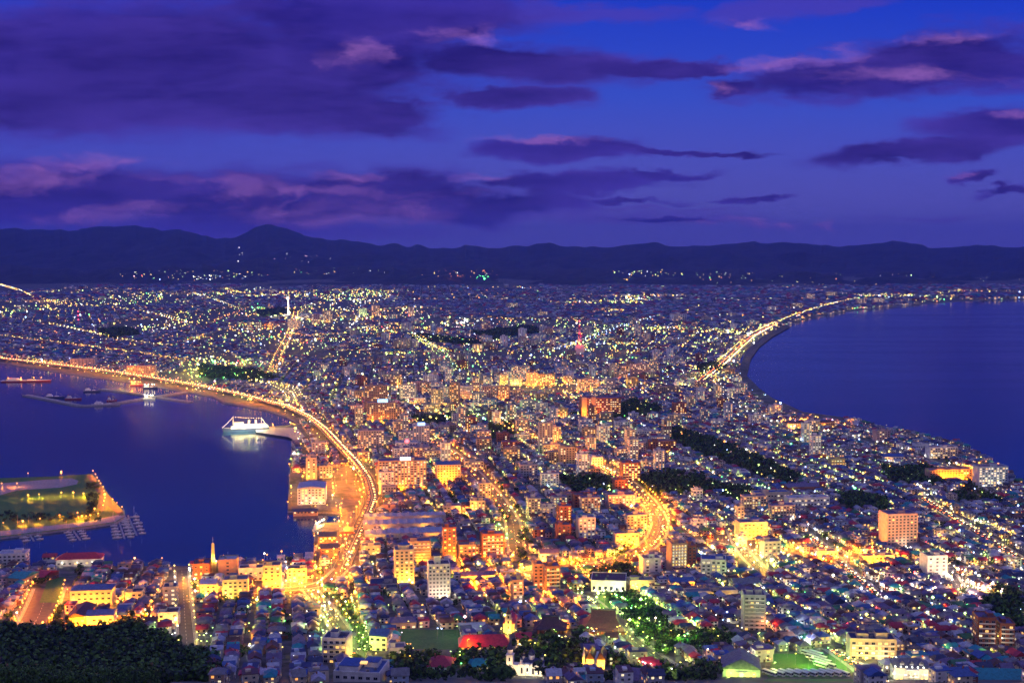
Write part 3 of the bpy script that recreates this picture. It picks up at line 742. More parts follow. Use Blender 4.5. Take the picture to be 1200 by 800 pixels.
# --- middle left
B(435, 527, 32, 25, 22, 'grey', 'grey office block with one lit square frame of windows', 'office building', 'office_building', lit=.35, cw=4, lm='grey framed office block')
B(447, 495, 35, 25, 22, 'tan', 'broad tan hotel block with a glowing blue sign on its roof', 'hotel', 'hotel', lit=.3, sign=(19, 6, 'sign_blue', .05), lm='blue-signed hotel', glow=('orange', 3, 20))
B(441, 484, 28, 34, 24, 'tan', 'tall tan tower rising behind the blue-signed hotel', 'tower block', 'tower_block', lit=.2, pent=2)
B(472, 573, 58, 37, 24, 'tan', 'wide twelve-storey hotel with an orange-lit grid of balconies', 'hotel', 'grid_hotel', lit=.45, litm='orange', balc=1, cw=4.2, pent=1, lm='orange grid hotel', glow=('orange', 9, 75), sign=(14, 4, 'glow_white', .06))
B(494, 523, 20, 26, 18, 'bluish', 'office tower with a glowing blue-white sign on top', 'office building', 'office_building', lit=.25, sign=(12, 5, 'sign_blue', 0), lm='blue-white signed office')
def logo(root, W_, d, hh):
    b = MB(); b.box(-4.5, 4.5, -d / 2 - .6, -d / 2 - .2, hh - 2, hh + 8, 'wall_white'); b.build('billboard', root)
    b = MB(); b.T = lambda p: (p[0], -d / 2 - .6 - p[2], hh + 3 + p[1]); b.cyl(0, 0, 0, .3, 3, 3, 'glow_red', 14); b.build('red_disc_logo', root)
B(477, 532, 28, 16, 22, 'white', 'low white store with a red disc logo on its roof board', 'store', 'store', roofc='pale', lit=.2, extra=logo)
B(526, 565, 30, 27, 24, 'cream', 'orange-lit hall with pale blue roofs on the main street', 'hall', 'hall', roof='gable', roofc='blue', rh=3, lit=.1, glow=('orange', 4, 26))
B(556, 550, 24, 12, 18, 'grey', 'low flat store with dark roof beside the orange-lit hall', 'store', 'store', roofc='navy', lit=.3)
# sawtooth sheds
def saw(root, W_, d, hh):
    n = int(W_ // 9)
    for k in range(n):
        b = MB(); x = -W_ / 2 + (k + .5) * W_ / n; b.add([(x - W_ / n / 2 + .2, -d / 2 + .5, hh + .15), (x - W_ / n / 2 + .2, d / 2 - .5, hh + .15), (x + W_ / n / 2 - .2, -d / 2 + .5, hh + .15), (x + W_ / n / 2 - .2, d / 2 - .5, hh + .15), (x, -d / 2 + .5, hh + 1.9), (x, d / 2 - .5, hh + 1.9)],
                           [(0, 4, 5, 1), (4, 2, 3, 5), (0, 2, 4), (1, 5, 3)], 'roof_pale'); b.build('roof_bay', root)
for (x, y, w_, h_, d_, lb) in ((475, 612, 98, 8, 20, 'long shed with ribbed pale blue roof, rearmost of the row'), (473, 621, 98, 9, 26, 'long shed with ribbed pale blue roof in the middle of the row'), (490, 632, 76, 11, 28, 'long shed with ribbed pale blue roof, front one of the row'),
                            (441, 634, 30, 14, 24, 'short shed with ribbed pale blue roof at the end of the front long shed')):
    B(x, y, w_, h_, d_, 'grey', lb, 'warehouse', 'long_warehouse', roofc='pale', pent=0, ledge=False, lit=.15, litm='orange', extra=saw, h=7, cw=7, group='long ribbed-roof warehouses', glow=('orange', 2, 5))
LANDMARKS.append(('long ribbed-roof sheds', *at(480, 620)[:2]))
B(492, 663, 28, 33, 16, 'tan', 'orange-lit hotel slab behind the round-topped yellow tower', 'hotel', 'hotel_slab', lit=.4, litm='orange', balc=1, glow=('orange', 3, 20))
def drum(root, W_, d, hh):
    b = MB(); b.cyl(0, 0, hh + .1, hh + 4, 5.5, 5.5, 'wall_cream', 16); b.cyl(0, 0, hh + 4, hh + 4.4, 6.2, 6.2, 'roof_blue', 16); b.build('round_penthouse', root)
B(474, 683, 25, 45, 18, 'cream', 'yellow-lit tower with a round penthouse and pale blue roof', 'tower block', 'tower_block', lit=.25, pent=0, roofc='blue', extra=drum, lm='round-topped yellow tower', glow=('amber', 4, 34))
B(515, 701, 28, 46, 16, 'white', 'white tower with a close grid of small square windows', 'tower block', 'tower_block', lit=.12, cw=2.9, pent=1, roofc='navy', tall_pent=7, lm='white grid tower', glow=('pink', 3, 16))
B(527, 654, 18, 40, 16, 'brick', 'slim brown tower left of the two broad brown blocks', 'tower block', 'tower_block', lit=.35, litm='orange', glow=('orange', 2, 14))
B(578, 653, 28, 31, 15, 'brick', 'broad brown apartment block with many lit windows near the green-lit street', 'apartment building', 'apartment_building', lit=.55, balc=1)
B(548, 655, 22, 20, 14, 'tan', 'low tan apartment block between two brown blocks', 'apartment building', 'apartment_building', lit=.4, litm='orange')
B(560, 683, 40, 16, 12, 'cream', 'long orange-lit two-storey building below the broad brown block', 'building', 'long_building', roof='gable', roofc='violet', rh=2.4, lit=.2, glow=('orange', 4, 16))
B(348, 682, 24, 20, 13, 'cream', 'orange-lit corner store at the harbour end of the green-lit slope', 'store', 'store', roofc='navy', lit=.4, litm='orange', glow=('orange', 3, 14))
B(450, 690, 36, 14, 22, 'grey', 'low dark-roofed store left of the round-topped yellow tower', 'store', 'store', roofc='navy', lit=.3)
# --- bottom centre
def blueroof(root, W_, d, hh):
    for k, (x0, y0, w_, d2) in enumerate(((-W_ * .2, -2, W_ * .42, d * .6), (W_ * .22, 4, W_ * .3, d * .4))):
        b = MB(); b.box(x0 - w_ / 2, x0 + w_ / 2, y0 - d2 / 2, y0 + d2 / 2, hh + .12, hh + 3.2, 'wall_white'); b.box(x0 - w_ / 2 - .4, x0 + w_ / 2 + .4, y0 - d2 / 2 - .4, y0 + d2 / 2 + .4, hh + 3.2, hh + 3.5, 'roof_blue'); b.build('upper_block', root)
    b = MB(); b.box(W_ * .02, W_ * .02 + 4, -6, -3, hh + 3.6, hh + 4.6, 'lit_warm'); b.build('skylight', root)
B(418, 812, 62, 40, 24, 'white', 'large white school with stepped blue flat roofs at the slope foot', 'school', 'school', rot=-8, roofc='blue', lit=.2, pent=0, extra=blueroof, lm='blue-roofed white school')
B(392, 776, 32, 38, 16, 'white', 'white six-storey apartment block with a dark roof beside the green-lit slope', 'apartment building', 'apartment_building', rot=-6, lit=.2, balc=1, roofc='navy', lm='dark-roofed slope apartments')
B(473, 736, 33, 18, 15, 'pink', 'pinkish two-storey clinic with a violet roof above the dark playing field', 'clinic', 'clinic', roof='gable', roofc='violet', rh=2.4, lit=.2, hip=4)
B(443, 762, 26, 30, 14, 'white', 'white L-shaped house block with a blue roof beside the green-lit slope', 'apartment building', 'apartment_building', rot=-12, roof='gable', roofc='blue', rh=3, lit=.3)
B(466, 772, 22, 20, 12, 'white', 'white stepped apartment house left below the dark playing field', 'apartment building', 'apartment_building', roofc='grey', lit=.3)
B(555, 742, 34, 18, 22, 'white', 'hall with a wide light blue roof above the long red roof', 'hall', 'hall', roof='gable', roofc='pale', rh=3.5, lit=.1)
B(568, 760, 62, 20, 20, 'cream', 'long hall under a bright red roof beside the yellow steeple church', 'hall', 'red_roofed_hall', roof='gable', roofc='red', rh=5.5, lit=.2, litm='orange', lm='long red-roofed hall', rot=4, hip=4)
B(515, 784, 32, 18, 18, 'white', 'pavilion with a wide crimson hipped roof among dark trees', 'pavilion', 'pavilion', roof='gable', roofc='red', rh=4.5, hip=7, lit=.2, rot=-6)
B(562, 784, 25, 14, 14, 'white', 'small white house with a teal green roof among dark trees', 'house', 'house', roof='gable', roofc='teal', rh=3, hip=4, lit=.3)
B(615, 755, 20, 18, 12, 'yellow', 'yellow-lit hall with an orange-red roof behind the white domed church', 'hall', 'hall', roof='gable', roofc='red', rh=3, lit=.2, glow=('yellow', 3, 8))
B(695, 804, 32, 14, 16, 'white', 'building with a bright turquoise flat roof below the twin-gabled church', 'building', 'building', roofc='teal', lit=.2, pent=0)
B(735, 806, 34, 30, 18, 'grey', 'large house with a violet-blue roof right of the turquoise roof', 'large house', 'large_house', roof='gable', roofc='violet', rh=4.5, lit=.25, rot=-16)
# --- centre
B(648, 694, 20, 36, 15, 'brick', 'dark brown apartment tower, right one of the joined pair', 'tower block', 'tower_block', lit=.25, balc=1, roofc='violet', pent=1)
B(631, 690, 14, 34, 14, 'tan', 'dark brown apartment tower, left and slimmer of the joined pair', 'tower block', 'tower_block', lit=.25, roofc='violet')
LANDMARKS.append(('joined brown towers', *at(640, 694)[:2]))
B(607, 709, 16, 35, 14, 'tan', 'tan apartment tower standing apart left of the joined brown pair', 'tower block', 'tower_block', lit=.25, balc=1)
B(713, 693, 45, 24, 30, 'white', 'white assembly hall with a brown roof and row of tall dark windows', 'assembly hall', 'assembly_hall', roofc='brown', lit=0, lm='brown-roofed white hall', rot=-6, fh=9, cw=5, pent=0, wh=3.5, ww=2.4, glow=('white', 4, 9))
B(753, 692, 32, 17, 14, 'cream', 'low building with yellow floodlit front beside the brown-roofed white hall', 'building', 'municipal_building', roofc='grey', lit=.4, glow=('yellow', 4, 12))
B(764, 677, 24, 28, 16, 'white', 'white six-storey block in front of the grey low-rise cluster', 'office building', 'office_building', lit=.1, cw=6, pent=1)
B(796, 670, 22, 38, 16, 'tan', 'tower with every storey glowing yellow on its left face', 'tower block', 'tower_block', lit=.9, litm='warm', balc=1, cw=3, lm='yellow-storeyed tower', glow=('yellow', 3, 16), rot=12)
B(811, 667, 14, 33, 18, 'brick', 'dark brown wing attached right of the yellow-storeyed tower', 'tower block', 'tower_block', lit=.3, rot=12)
B(836, 677, 32, 28, 20, 'white', 'white four-storey building with terraces right of the yellow-storeyed tower', 'building', 'office_building', lit=.35, roofc='blue', rot=-8)
B(800, 690, 31, 17, 14, 'cream', 'orange-lit low building with blue roof below the yellow-storeyed tower', 'building', 'building', roof='gable', roofc='blue', rh=2.5, lit=.3, litm='orange', glow=('orange', 3, 13))
B(835, 701, 64, 13, 12, 'cream', 'long low block with a continuous row of yellow lit windows', 'building', 'long_building', roofc='grey', lit=.95, cw=3, lm='long yellow-windowed block', glow=('yellow', 3, 5))
B(877, 690, 36, 18, 22, 'white', 'low white gymnasium with a green-tinted floodlight over its entrance', 'gymnasium', 'gymnasium', roof='gable', roofc='grey', rh=3, lit=.4, litm='cool', glow=('greenish', 3, 14))
B(884, 738, 27, 49, 17, 'grey', 'dark grey apartment tower with few lit windows among small houses', 'tower block', 'dark_tower_block', lit=.12, balc=1, lm='dark grey tower', pent=2, rot=-4)
B(735, 640, 30, 18, 14, 'cream', 'cream building with lit windows beside the bright orange bend', 'building', 'building', lit=.4, glow=('orange', 2, 12))
B(661, 634, 18, 22, 14, 'brick', 'orange-red block left of the narrow diagonal street', 'office building', 'office_building', lit=.3, litm='orange')
B(688, 631, 22, 28, 16, 'white', 'white building with two blue-roofed wings above the bright orange bend', 'building', 'office_building', roofc='blue', lit=.5, litm='white')
B(644, 658, 24, 17, 14, 'white', 'white gable-ended building left of the bright orange bend', 'building', 'building', roof='gable', roofc='violet', rh=3, lit=.2)
# --- middle
B(665, 546, 19, 24, 16, 'tan', 'pinkish twin-ribbed tower behind the orange-lit middle street', 'tower block', 'tower_block', lit=.3, pent=1)
B(640, 531, 17, 37, 15, 'grey', 'tall slim grey tower left of the pinkish twin-ribbed tower', 'tower block', 'tower_block', lit=.25, pent=1)
B(740, 563, 23, 23, 16, 'brick', 'red-brick apartment block with white window bands above the dark grove', 'apartment building', 'apartment_building', lit=.45, balc=1, roofc='blue')
B(728, 578, 17, 18, 14, 'brick', 'squat dark red block in front of the red-brick apartments', 'apartment building', 'apartment_building', lit=.3)
B(729, 596, 35, 19, 16, 'pink', 'pink hotel with a regular grid of windows above the orange bend', 'hotel', 'hotel', lit=.5, lm='pink grid hotel', glow=('orange', 2, 16))
B(685, 597, 26, 20, 16, 'brick', 'dark red apartment block left of the pink grid hotel', 'apartment building', 'apartment_building', lit=.3)
B(777, 530, 32, 15, 16, 'brick', 'dark reddish apartment slab beside the tree-lined boulevard', 'apartment building', 'apartment_building', lit=.35)
B(755, 513, 35, 10, 14, 'white', 'pale slab behind the dark reddish apartment slab', 'apartment building', 'apartment_building', lit=.3)
B(731, 503, 21, 10, 14, 'white', 'small white block behind the long pale slab', 'apartment building', 'apartment_building', lit=.3)
B(818, 587, 13, 15, 12, 'white', 'small white stepped block right of the dark grove', 'apartment building', 'apartment_building', lit=.1)
B(797, 487, 16, 16, 16, 'brick', 'pair-ribbed brown block by the coast road head', 'apartment building', 'apartment_building', lit=.45)
def pillars(root, W_, d, hh):
    for x in (-.46, -.22): addlight(W_ * x, -d / 2 - 14, 10, 'orange', 60000, 1, root)
    for x in (-.46, -.22):
        b = MB(); b.box(W_ * x - 5, W_ * x + 5, -d / 2 - 3, -d / 2 - .4, 0, hh + 3, 'wall_tan'); b.build('orange_stair_tower', root)
B(705, 488, 48, 24, 30, 'brick', 'dark red city hall with two orange-lit stair towers and lit floors', 'city hall', 'city_hall', lit=.5, litm='white', cw=4, fh=4, wh=1.3, ww=3, extra=pillars, lm='dark red city hall', sides=(0,), pent=1)
B(690, 461, 25, 18, 20, 'cream', 'orange and white lit store behind the dark red city hall', 'store', 'store', lit=.6, litm='orange', glow=('orange', 4, 90))
B(620, 560, 22, 18, 16, 'grey', 'grey block beside the green-lit park strip', 'apartment building', 'apartment_building', lit=.3)
# --- downtown skyline
dt = [(465, 455, 14, 14, 'tan'), (478, 470, 18, 20, 'grey'), (492, 462, 16, 15, 'pink'), (512, 478, 14, 22, 'cream'), (505, 455, 18, 16, 'white'), (532, 474, 12, 26, 'tan'), (545, 470, 18, 18, 'white'), (562, 474, 16, 14, 'grey'), (575, 468, 20, 16, 'pink'),
      (590, 470, 14, 18, 'tan'), (580, 494, 15, 14, 'brick'), (610, 448, 22, 20, 'grey'), (624, 452, 14, 16, 'pink'), (640, 452, 20, 14, 'tan'), (660, 440, 16, 10, 'white'), (735, 440, 14, 12, 'tan'), (750, 442, 22, 16, 'pink'), (766, 438, 12, 15, 'grey'),
      (742, 456, 14, 14, 'yellow'), (716, 458, 10, 14, 'grey'), (783, 462, 26, 10, 'tan'), (655, 492, 20, 14, 'yellow'), (620, 480, 18, 12, 'grey'), (600, 540, 20, 16, 'tan'), (640, 512, 14, 14, 'tan'), (540, 448, 14, 12, 'grey'),
      (560, 458, 14, 12, 'tan'), (520, 508, 14, 10, 'grey'), (590, 520, 16, 14, 'brick'), (420, 470, 14, 12, 'tan'), (372, 446, 10, 12, 'bluish'), (380, 436, 12, 10, 'grey'), (425, 455, 12, 14, 'brick'), (690, 515, 18, 14, 'tan'), (700, 548, 16, 14, 'white'),
      (760, 550, 14, 12, 'grey'), (805, 545, 14, 9, 'white'), (840, 500, 16, 9, 'white'), (870, 560, 18, 10, 'white'), (560, 600, 18, 16, 'cream'), (545, 620, 16, 12, 'grey'), (640, 605, 20, 14, 'white'), (665, 590, 14, 14, 'tan'), (820, 622, 18, 14, 'white'), (530, 600, 22, 10, 'grey'), (455, 600, 24, 8, 'tan'), (485, 596, 24, 8, 'tan')]
DT_TXT = {}
wins = ['few lit windows', 'many lit windows', 'a roof tank', 'twin penthouses']
for i, (x, y, w_, h_, c_) in enumerate(dt):
    B(x, y, w_, h_, 15, c_, None, 'office building', 'office_building', lit=(.2, .5)[i % 2], litm=('warm', 'white', 'orange')[i % 3], pent=1 + i % 2, rot=(8, -10, 14, 4)[i % 4], group='town centre mid-rise blocks', balc=0, glow=(('orange', 1, 20) if i % 3 == 0 and y < 500 else None))
# --- right
B(1057, 642, 40, 45, 22, 'pink', 'tall pinkish white slab tower floodlit from below', 'tower block', 'slab_tower', lit=.08, cw=4, lm='tall pinkish slab tower', glow=('white', 3, 40), pent=1)
B(1098, 677, 27, 31, 16, 'white', 'white eight-storey block with a central stair column of windows', 'apartment building', 'apartment_building', lit=.12, cw=6, lm='white stair-column block')
B(1023, 772, 55, 32, 15, 'cream', 'long five-storey office block with balcony bands and lit windows', 'office building', 'long_office_block', lit=.6, balc=1, lm='long five-storey office block', pent=2, roofc='navy', rot=-5, glow=('yellow', 2, 8))
B(1156, 757, 24, 42, 16, 'brick', 'brown apartment tower, taller of the bottom right pair', 'tower block', 'tower_block', lit=.15, balc=1, lm='bottom right brown tower', rot=-6)
B(1180, 756, 20, 34, 16, 'brick', 'brown apartment tower, shorter of the bottom right pair', 'tower block', 'tower_block', lit=.15, balc=1, rot=-6)
B(1174, 796, 62, 24, 20, 'cream', 'long low school with a teal green roof in the bottom right corner', 'school', 'school', roof='gable', roofc='teal', rh=4, lit=.5, rot=-5, lm='teal-roofed school')
B(984, 714, 22, 20, 15, 'white', 'big white gable-fronted house with a black roof among small houses', 'large house', 'large_house', roof='gable_y', roofc='navy', rh=5, lit=.1, rot=10)
B(883, 632, 36, 24, 18, 'cream', 'cream stepped hotel with an orange wing beside the yellow-green street', 'hotel', 'hotel', lit=.4, lm='cream stepped hotel', glow=('orange', 3, 24))
B(868, 618, 10, 27, 12, 'cream', 'slim pale tower rising over the cream stepped hotel', 'tower block', 'tower_block', lit=.2, glow=('yellow', 1, 14))
B(905, 655, 22, 24, 14, 'grey', 'grey block in front of the cream stepped hotel', 'apartment building', 'apartment_building', lit=.25)
B(948, 597, 52, 17, 16, 'white', 'long pale school with lit windows beside the red-edged roof', 'school', 'school', lit=.6, fh=4, litm='white', roofc='pale', lm='long pale school')
B(905, 588, 44, 14, 16, 'cream', 'second pale school wing left of the long pale school', 'school', 'school', lit=.4, fh=4, roofc='blue')
B(942, 576, 42, 12, 22, 'brick', 'gymnasium with a violet roof and red edge behind the long pale school', 'gymnasium', 'gymnasium', roof='gable', roofc='violet', rh=3, lit=0)
B(1035, 517, 18, 14, 16, 'pink', 'pink seafront block standing alone at the shore', 'apartment building', 'apartment_building', lit=.2, lm='pink seafront block')
B(1106, 537, 36, 15, 16, 'white', 'long white seafront apartment slab near the orange-lit works', 'apartment building', 'apartment_building', lit=.45, lm='long white seafront slab', balc=1)
B(1080, 528, 16, 9, 14, 'white', 'low white block left of the long white seafront slab', 'apartment building', 'apartment_building', lit=.2)
B(1114, 564, 54, 16, 14, 'tan', 'long low works building washed in orange light near the shore', 'works', 'works_building', roofc='violet', lit=.15, litm='orange', glow=('orange', 8, 150))
B(1164, 570, 38, 26, 18, 'bluish', 'blue-grey hospital with window bands beside the orange-lit works', 'hospital', 'hospital', lit=.5, litm='white', lm='blue-grey hospital')
B(982, 548, 18, 12, 12, 'yellow', 'small yellow-lit block among houses below the sea', 'apartment building', 'apartment_building', lit=.8, litm='orange')
B(950, 503, 60, 11, 18, 'tan', 'long orange-lit shed row along the seafront', 'shed', 'seafront_shed', roof='gable', roofc='brown', rh=2.5, lit=.2, litm='orange', glow=('orange', 7, 150), lm='orange seafront shed')
B(1048, 541, 26, 11, 20, 'white', 'hall with a bright blue roof near the sea', 'hall', 'hall', roof='gable', roofc='blue', rh=3, lit=.1)
B(870, 640, 12, 14, 10, 'white', 'small white block left of the yellow-green street', 'apartment building', 'apartment_building', lit=.3)
B(970, 655, 26, 12, 12, 'cream', 'orange-washed low block, left one on the orange row', 'building', 'building', lit=.3, litm='orange', glow=('orange', 3, 20))
B(1030, 660, 40, 12, 12, 'cream', 'orange-washed low block, right one on the orange row', 'building', 'building', lit=.3, litm='orange', glow=('orange', 4, 24))
B(97, 430, 30, 11, 30, 'grey', 'broad grey harbour warehouse behind the far left highway', 'warehouse', 'warehouse', lit=.05, cw=9)
B(165, 440, 34, 12, 20, 'pink', 'pinkish row of plant buildings beside the far left highway', 'plant', 'plant_building', lit=.3, litm='orange')
B(345, 386, 16, 10, 20, 'white', 'white block beside the amber street below the slim white tower', 'apartment building', 'apartment_building', lit=.4)
for (x, y, w_, h_) in ((292, 386, 6, 9), (303, 387, 8, 10), (318, 386, 7, 9), (370, 380, 10, 12), (384, 378, 12, 14), (425, 371, 10, 10), (440, 370, 10, 12), (482, 370, 8, 10), (570, 388, 12, 9), (600, 362, 14, 7), (636, 372, 12, 7), (320, 345, 10, 6), (870, 400, 10, 7), (905, 366, 10, 7), (950, 352, 10, 8), (975, 350, 14, 8), (1010, 358, 12, 8), (1030, 357, 14, 8), (935, 362, 14, 7), (560, 412, 12, 9), (800, 404, 12, 7), (770, 420, 12, 6), (860, 372, 10, 5)):
    B(x, y, w_, h_, 22, ('cream', 'white', 'pink', 'tan')[int(x) % 4], None, 'tower block', 'tower_block', lit=.5, litm='white', fh=5, cw=8, ww=4, wh=2.5, rot=8, pent=1, group='far mid-rise blocks in the northern town', glow=('amber', 1, 60) if int(x) % 2 == 0 else None)
# ------------------------------------------------------------------ landmarks built by hand
def foot(x, y, hw, hd, r=0): FOOT.append((x, y, hw, hd, r))
def place(name, px, py, label, cat, rot=0, lm=None, hw=12, hd=12, z=None):
    g_ = at(px, py); zz = float(ht(g_[0], g_[1])) if z is None else z
    foot(g_[0], g_[1], hw, hd, R(rot))
    if lm: LANDMARKS.append((lm, g_[0], g_[1]))
    return thing(name, label, cat, (g_[0], g_[1], zz), R(rot))
def onion(b, x, y, z, r, m):
    b.lathe(x, y, [(z, r * .75), (z + r * .5, r), (z + r * 1.1, r * .85), (z + r * 1.7, r * .3), (z + r * 2.2, .05)], m, 10)
    b.tube((x, y, z + r * 2.1), (x, y, z + r * 3.1), .09, 'metal'); b.tube((x - .45, y, z + r * 2.75), (x + .45, y, z + r * 2.75), .07, 'metal')
c = place('domed_church', 617, 789, 'white domed church floodlit among dark trees, with bell tower and onion cupolas', 'church', rot=-12, lm='white domed church', hw=14, hd=12)
b = MB(); b.box(-4, 11, -5.5, 5.5, -6, 8, 'wall_white'); b.box(-9, -4, -3.2, 3.2, -6, 6.5, 'wall_white'); b.box(11, 13.4, -3.4, 3.4, -6, 5, 'wall_white')
for x in (-4, -.3, 3.5, 7.3, 11): b.box(x - .35, x + .35, -5.9, -5.5, -4, 8.3, 'wall_white')
for x in (-2.1, 1.6, 5.4, 9.1): b.cyl(x, -5.3, 7.2, 9, 1.7, 1.7, 'wall_white', 12)
b.build('nave', c)
for x in (-2.1, 1.6, 5.4, 9.1):
    b = MB(); b.box(x - .6, x + .6, -5.56, -5.4, 2, 5.4, 'glass_dark'); b.lathe(x, -5.48, [(5.4, .6), (5.9, .45), (6.1, .05)], 'glass_dark'); b.build('arched_window', c)
b = MB(); b.T = lambda p: (p[0] + 3.5, p[1], p[2]); b.gable(15, 11, 8, 3.2, .4, 'roof_navy', .2, 'wall_white', hip=5); b.T = None; ro = b.build('roof', c)
b = MB(); b.cyl(3.5, 0, 10, 13, 2.1, 2.1, 'wall_white', 10); b.build('drum', ro); b = MB(); onion(b, 3.5, 0, 13, 2.2, 'roof_navy'); b.build('onion_dome', ro)
for x, y in ((-2.6, -4), (9.8, -4), (-2.6, 4), (9.8, 4)):
    b = MB(); b.cyl(x, y, 8, 10.6, .9, .9, 'wall_white', 8); onion(b, x, y, 10.6, 1, 'roof_navy'); b.build('cupola', ro)
b = MB(); b.box(-13.2, -8.8, -2.3, 2.3, -6, 12.5, 'wall_white'); b.cyl(-11, 0, 12.5, 16, 1.9, 1.9, 'wall_white', 8); b.box(-13.6, -8.4, -2.7, 2.7, 12.3, 12.7, 'wall_white'); tw = b.build('bell_tower', c)
b = MB(); b.lathe(-11, 0, [(16, 2.3), (17.6, 1.6), (21.5, .25), (22.4, .05)], 'roof_navy', 8); b.tube((-11, 0, 22), (-11, 0, 24), .1, 'metal'); b.build('spire', tw)
b = MB(); b.box(-11.5, -10.5, -2.4, -2.28, 8.5, 11, 'glass_dark'); b.box(-11.5, -10.5, -2.4, -2.28, 3, 5, 'glass_dark'); b.build('belfry_opening', tw)
FLOODS = []
def flood(obj, pts, col, pw):
    M_ = obj.matrix_basis
    cx, cy_, cz = obj.location; r = obj.rotation_euler[2]
    for x, y in pts:
        X = cx + x * math.cos(r) - y * math.sin(r); Y_ = cy_ + x * math.sin(r) + y * math.cos(r)
        FLOODS.append((X, Y_, col, pw, 1.6))
flood(c, [(-12, -10), (-5, -12), (2, -13), (9, -12), (15, -9)], 'white', 3.0)
# yellow steeple church
c = place('steeple_church', 596, 741, 'slim church steeple glowing yellow behind the long red roof', 'church', rot=-6, lm='yellow steeple church', hw=6, hd=14)
b = MB(); b.box(-4.5, 4.5, 2, 22, -5, 7, 'wall_cream'); b.build('nave', c)
b = MB(); b.T = lambda p: (-p[1], p[0] + 12, p[2]); b.gable(20, 9, 7, 4.5, .4, 'roof_red', .2, 'wall_cream'); b.T = None; b.build('roof', c)
b = MB(); b.box(-2.4, 2.4, -2.4, 2.4, -5, 11, 'wall_cream'); b.box(-1.9, 1.9, -1.9, 1.9, 11, 15, 'wall_cream'); b.box(-2.7, 2.7, -2.7, 2.7, 10.9, 11.3, 'wall_cream'); b.box(-2.2, 2.2, -2.2, 2.2, 14.9, 15.2, 'wall_cream'); tw = b.build('steeple_tower', c)
b = MB(); b.lathe(0, 0, [(15.2, 2.0), (21, .2), (21.5, .05)], 'roof_brown', 8); b.tube((0, 0, 21), (0, 0, 23), .1, 'metal'); b.build('spire', tw)
for z in (4, 8, 12): b = MB(); b.box(-.6, .6, -2.5 if z < 11 else -2, -2.3 if z < 11 else -1.8, z, z + 2, 'glass_dark'); b.build('belfry_opening', tw)
flood(c, [(-5, -5), (5, -6), (0, -7), (-7, 2)], 'yellow', 6)
# twin-gabled church
c = place('gabled_church', 699, 781, 'pale church with two gables, amber arched windows and a slim white spire', 'church', rot=-10, lm='twin-gabled church', hw=9, hd=10)
b = MB(); b.box(-5.5, 5.5, -4, 12, -6, 7, 'wall_white'); b.box(-6.2, -1.2, -6.5, -4, -6, 8, 'wall_white'); b.box(1.2, 6.2, -6.5, -4, -6, 8, 'wall_white'); b.build('nave', c)
for x in (-3.7, 3.7):
    b = MB(); b.T = lambda p, x=x: (-p[1] + x, p[0] + 1, p[2]); b.gable(15, 5, 8, 4.2, .4, 'roof_brown', .2, 'wall_white'); b.T = None; b.build('roof', c)
    b = MB(); b.box(x - 1, x + 1, -6.62, -6.5, 1, 5, 'lit_warm'); b.lathe(x, -6.52, [(5, 1), (6, .8), (6.6, .05)], 'lit_warm'); b.build('arched_window', c)
b = MB(); b.lathe(-8, -5, [(-6, 1.0), (9, .9), (9.3, 1.2), (13.5, .1)], 'wall_white', 8); b.build('spire', c)
b = MB(); b.box(-.8, .8, -4.2, -4, -3, 1.5, 'wall_brick'); b.build('door', c)
flood(c, [(-9, -9), (-3, -11), (4, -11)], 'amber', 4)
# temple roofs
def temple(px, py, w_, d_, rh, label, lm, rot, lit=None):
    c = place('temple_hall', px, py, label, 'temple', rot=rot, lm=lm, hw=w_ / 2 + 1, hd=d_ / 2 + 1)
    b = MB(); b.box(-w_ / 2 + 2, w_ / 2 - 2, -d_ / 2 + 2, d_ / 2 - 2, -8, 5, 'wall_brick')
    b.build('wall', c)
    for k in range(8):
        b = MB(); x = -w_ / 2 + 2 + k * (w_ - 4) / 7; b.cyl(x, -d_ / 2 + 1.2, -6, 5, .3, .3, 'trunk', 8); b.build('column', c)
    # curved hip-and-gable roof
    b = MB(); prof = [(0, 0), (.25, .12), (.5, .32), (.75, .62), (1, 1)]
    rings = []
    for t_, z_ in prof:
        hx = w_ / 2 + 1 - (w_ * .26) * min(1, t_ * 1.4); hy = (d_ / 2 + 1) * (1 - t_)
        rings.append([(-hx, -hy, 5 + rh * z_), (hx, -hy, 5 + rh * z_), (hx, hy, 5 + rh * z_), (-hx, hy, 5 + rh * z_)])
    vs = [p for r_ in rings for p in r_]
    b.add(vs, [(4 * i + k, 4 * i + (k + 1) % 4, 4 * i + 4 + (k + 1) % 4, 4 * i + 4 + k) for i in range(4) for k in range(4)], 'roof_temple')
    b.add([(x, y, 4.6) for x, y, z in rings[0]] + rings[0], [(0, 3, 2, 1)] + [(k, (k + 1) % 4, 4 + (k + 1) % 4, 4 + k) for k in range(4)], 'roof_temple')
    ro = b.build('roof', c)
    b = MB(); hx = w_ / 2 + 1 - w_ * .26; b.box(-hx - .4, hx + .4, -.5, .5, 5 + rh - .2, 5 + rh + 1.1, 'roof_navy'); b.build('ridge', ro)
    for s_ in (-1, 1):
        b = MB(); b.box(s_ * hx - .6, s_ * hx + .6, -.6, .6, 5 + rh + 1.1, 5 + rh + 2.2, 'roof_navy', .5); b.build('ridge_ornament', ro)
    return c
mat('roof_temple', (.05, .03, .06), rough=.7, scale=.8)
temple(707, 739, 36, 30, 12, 'temple with the biggest dark hipped roof of all', 'big dark temple roof', -4)
temple(645, 740, 24, 20, 7.5, 'smaller temple hall with violet-grey roof left of the biggest dark roof', 'smaller temple roof', -4)
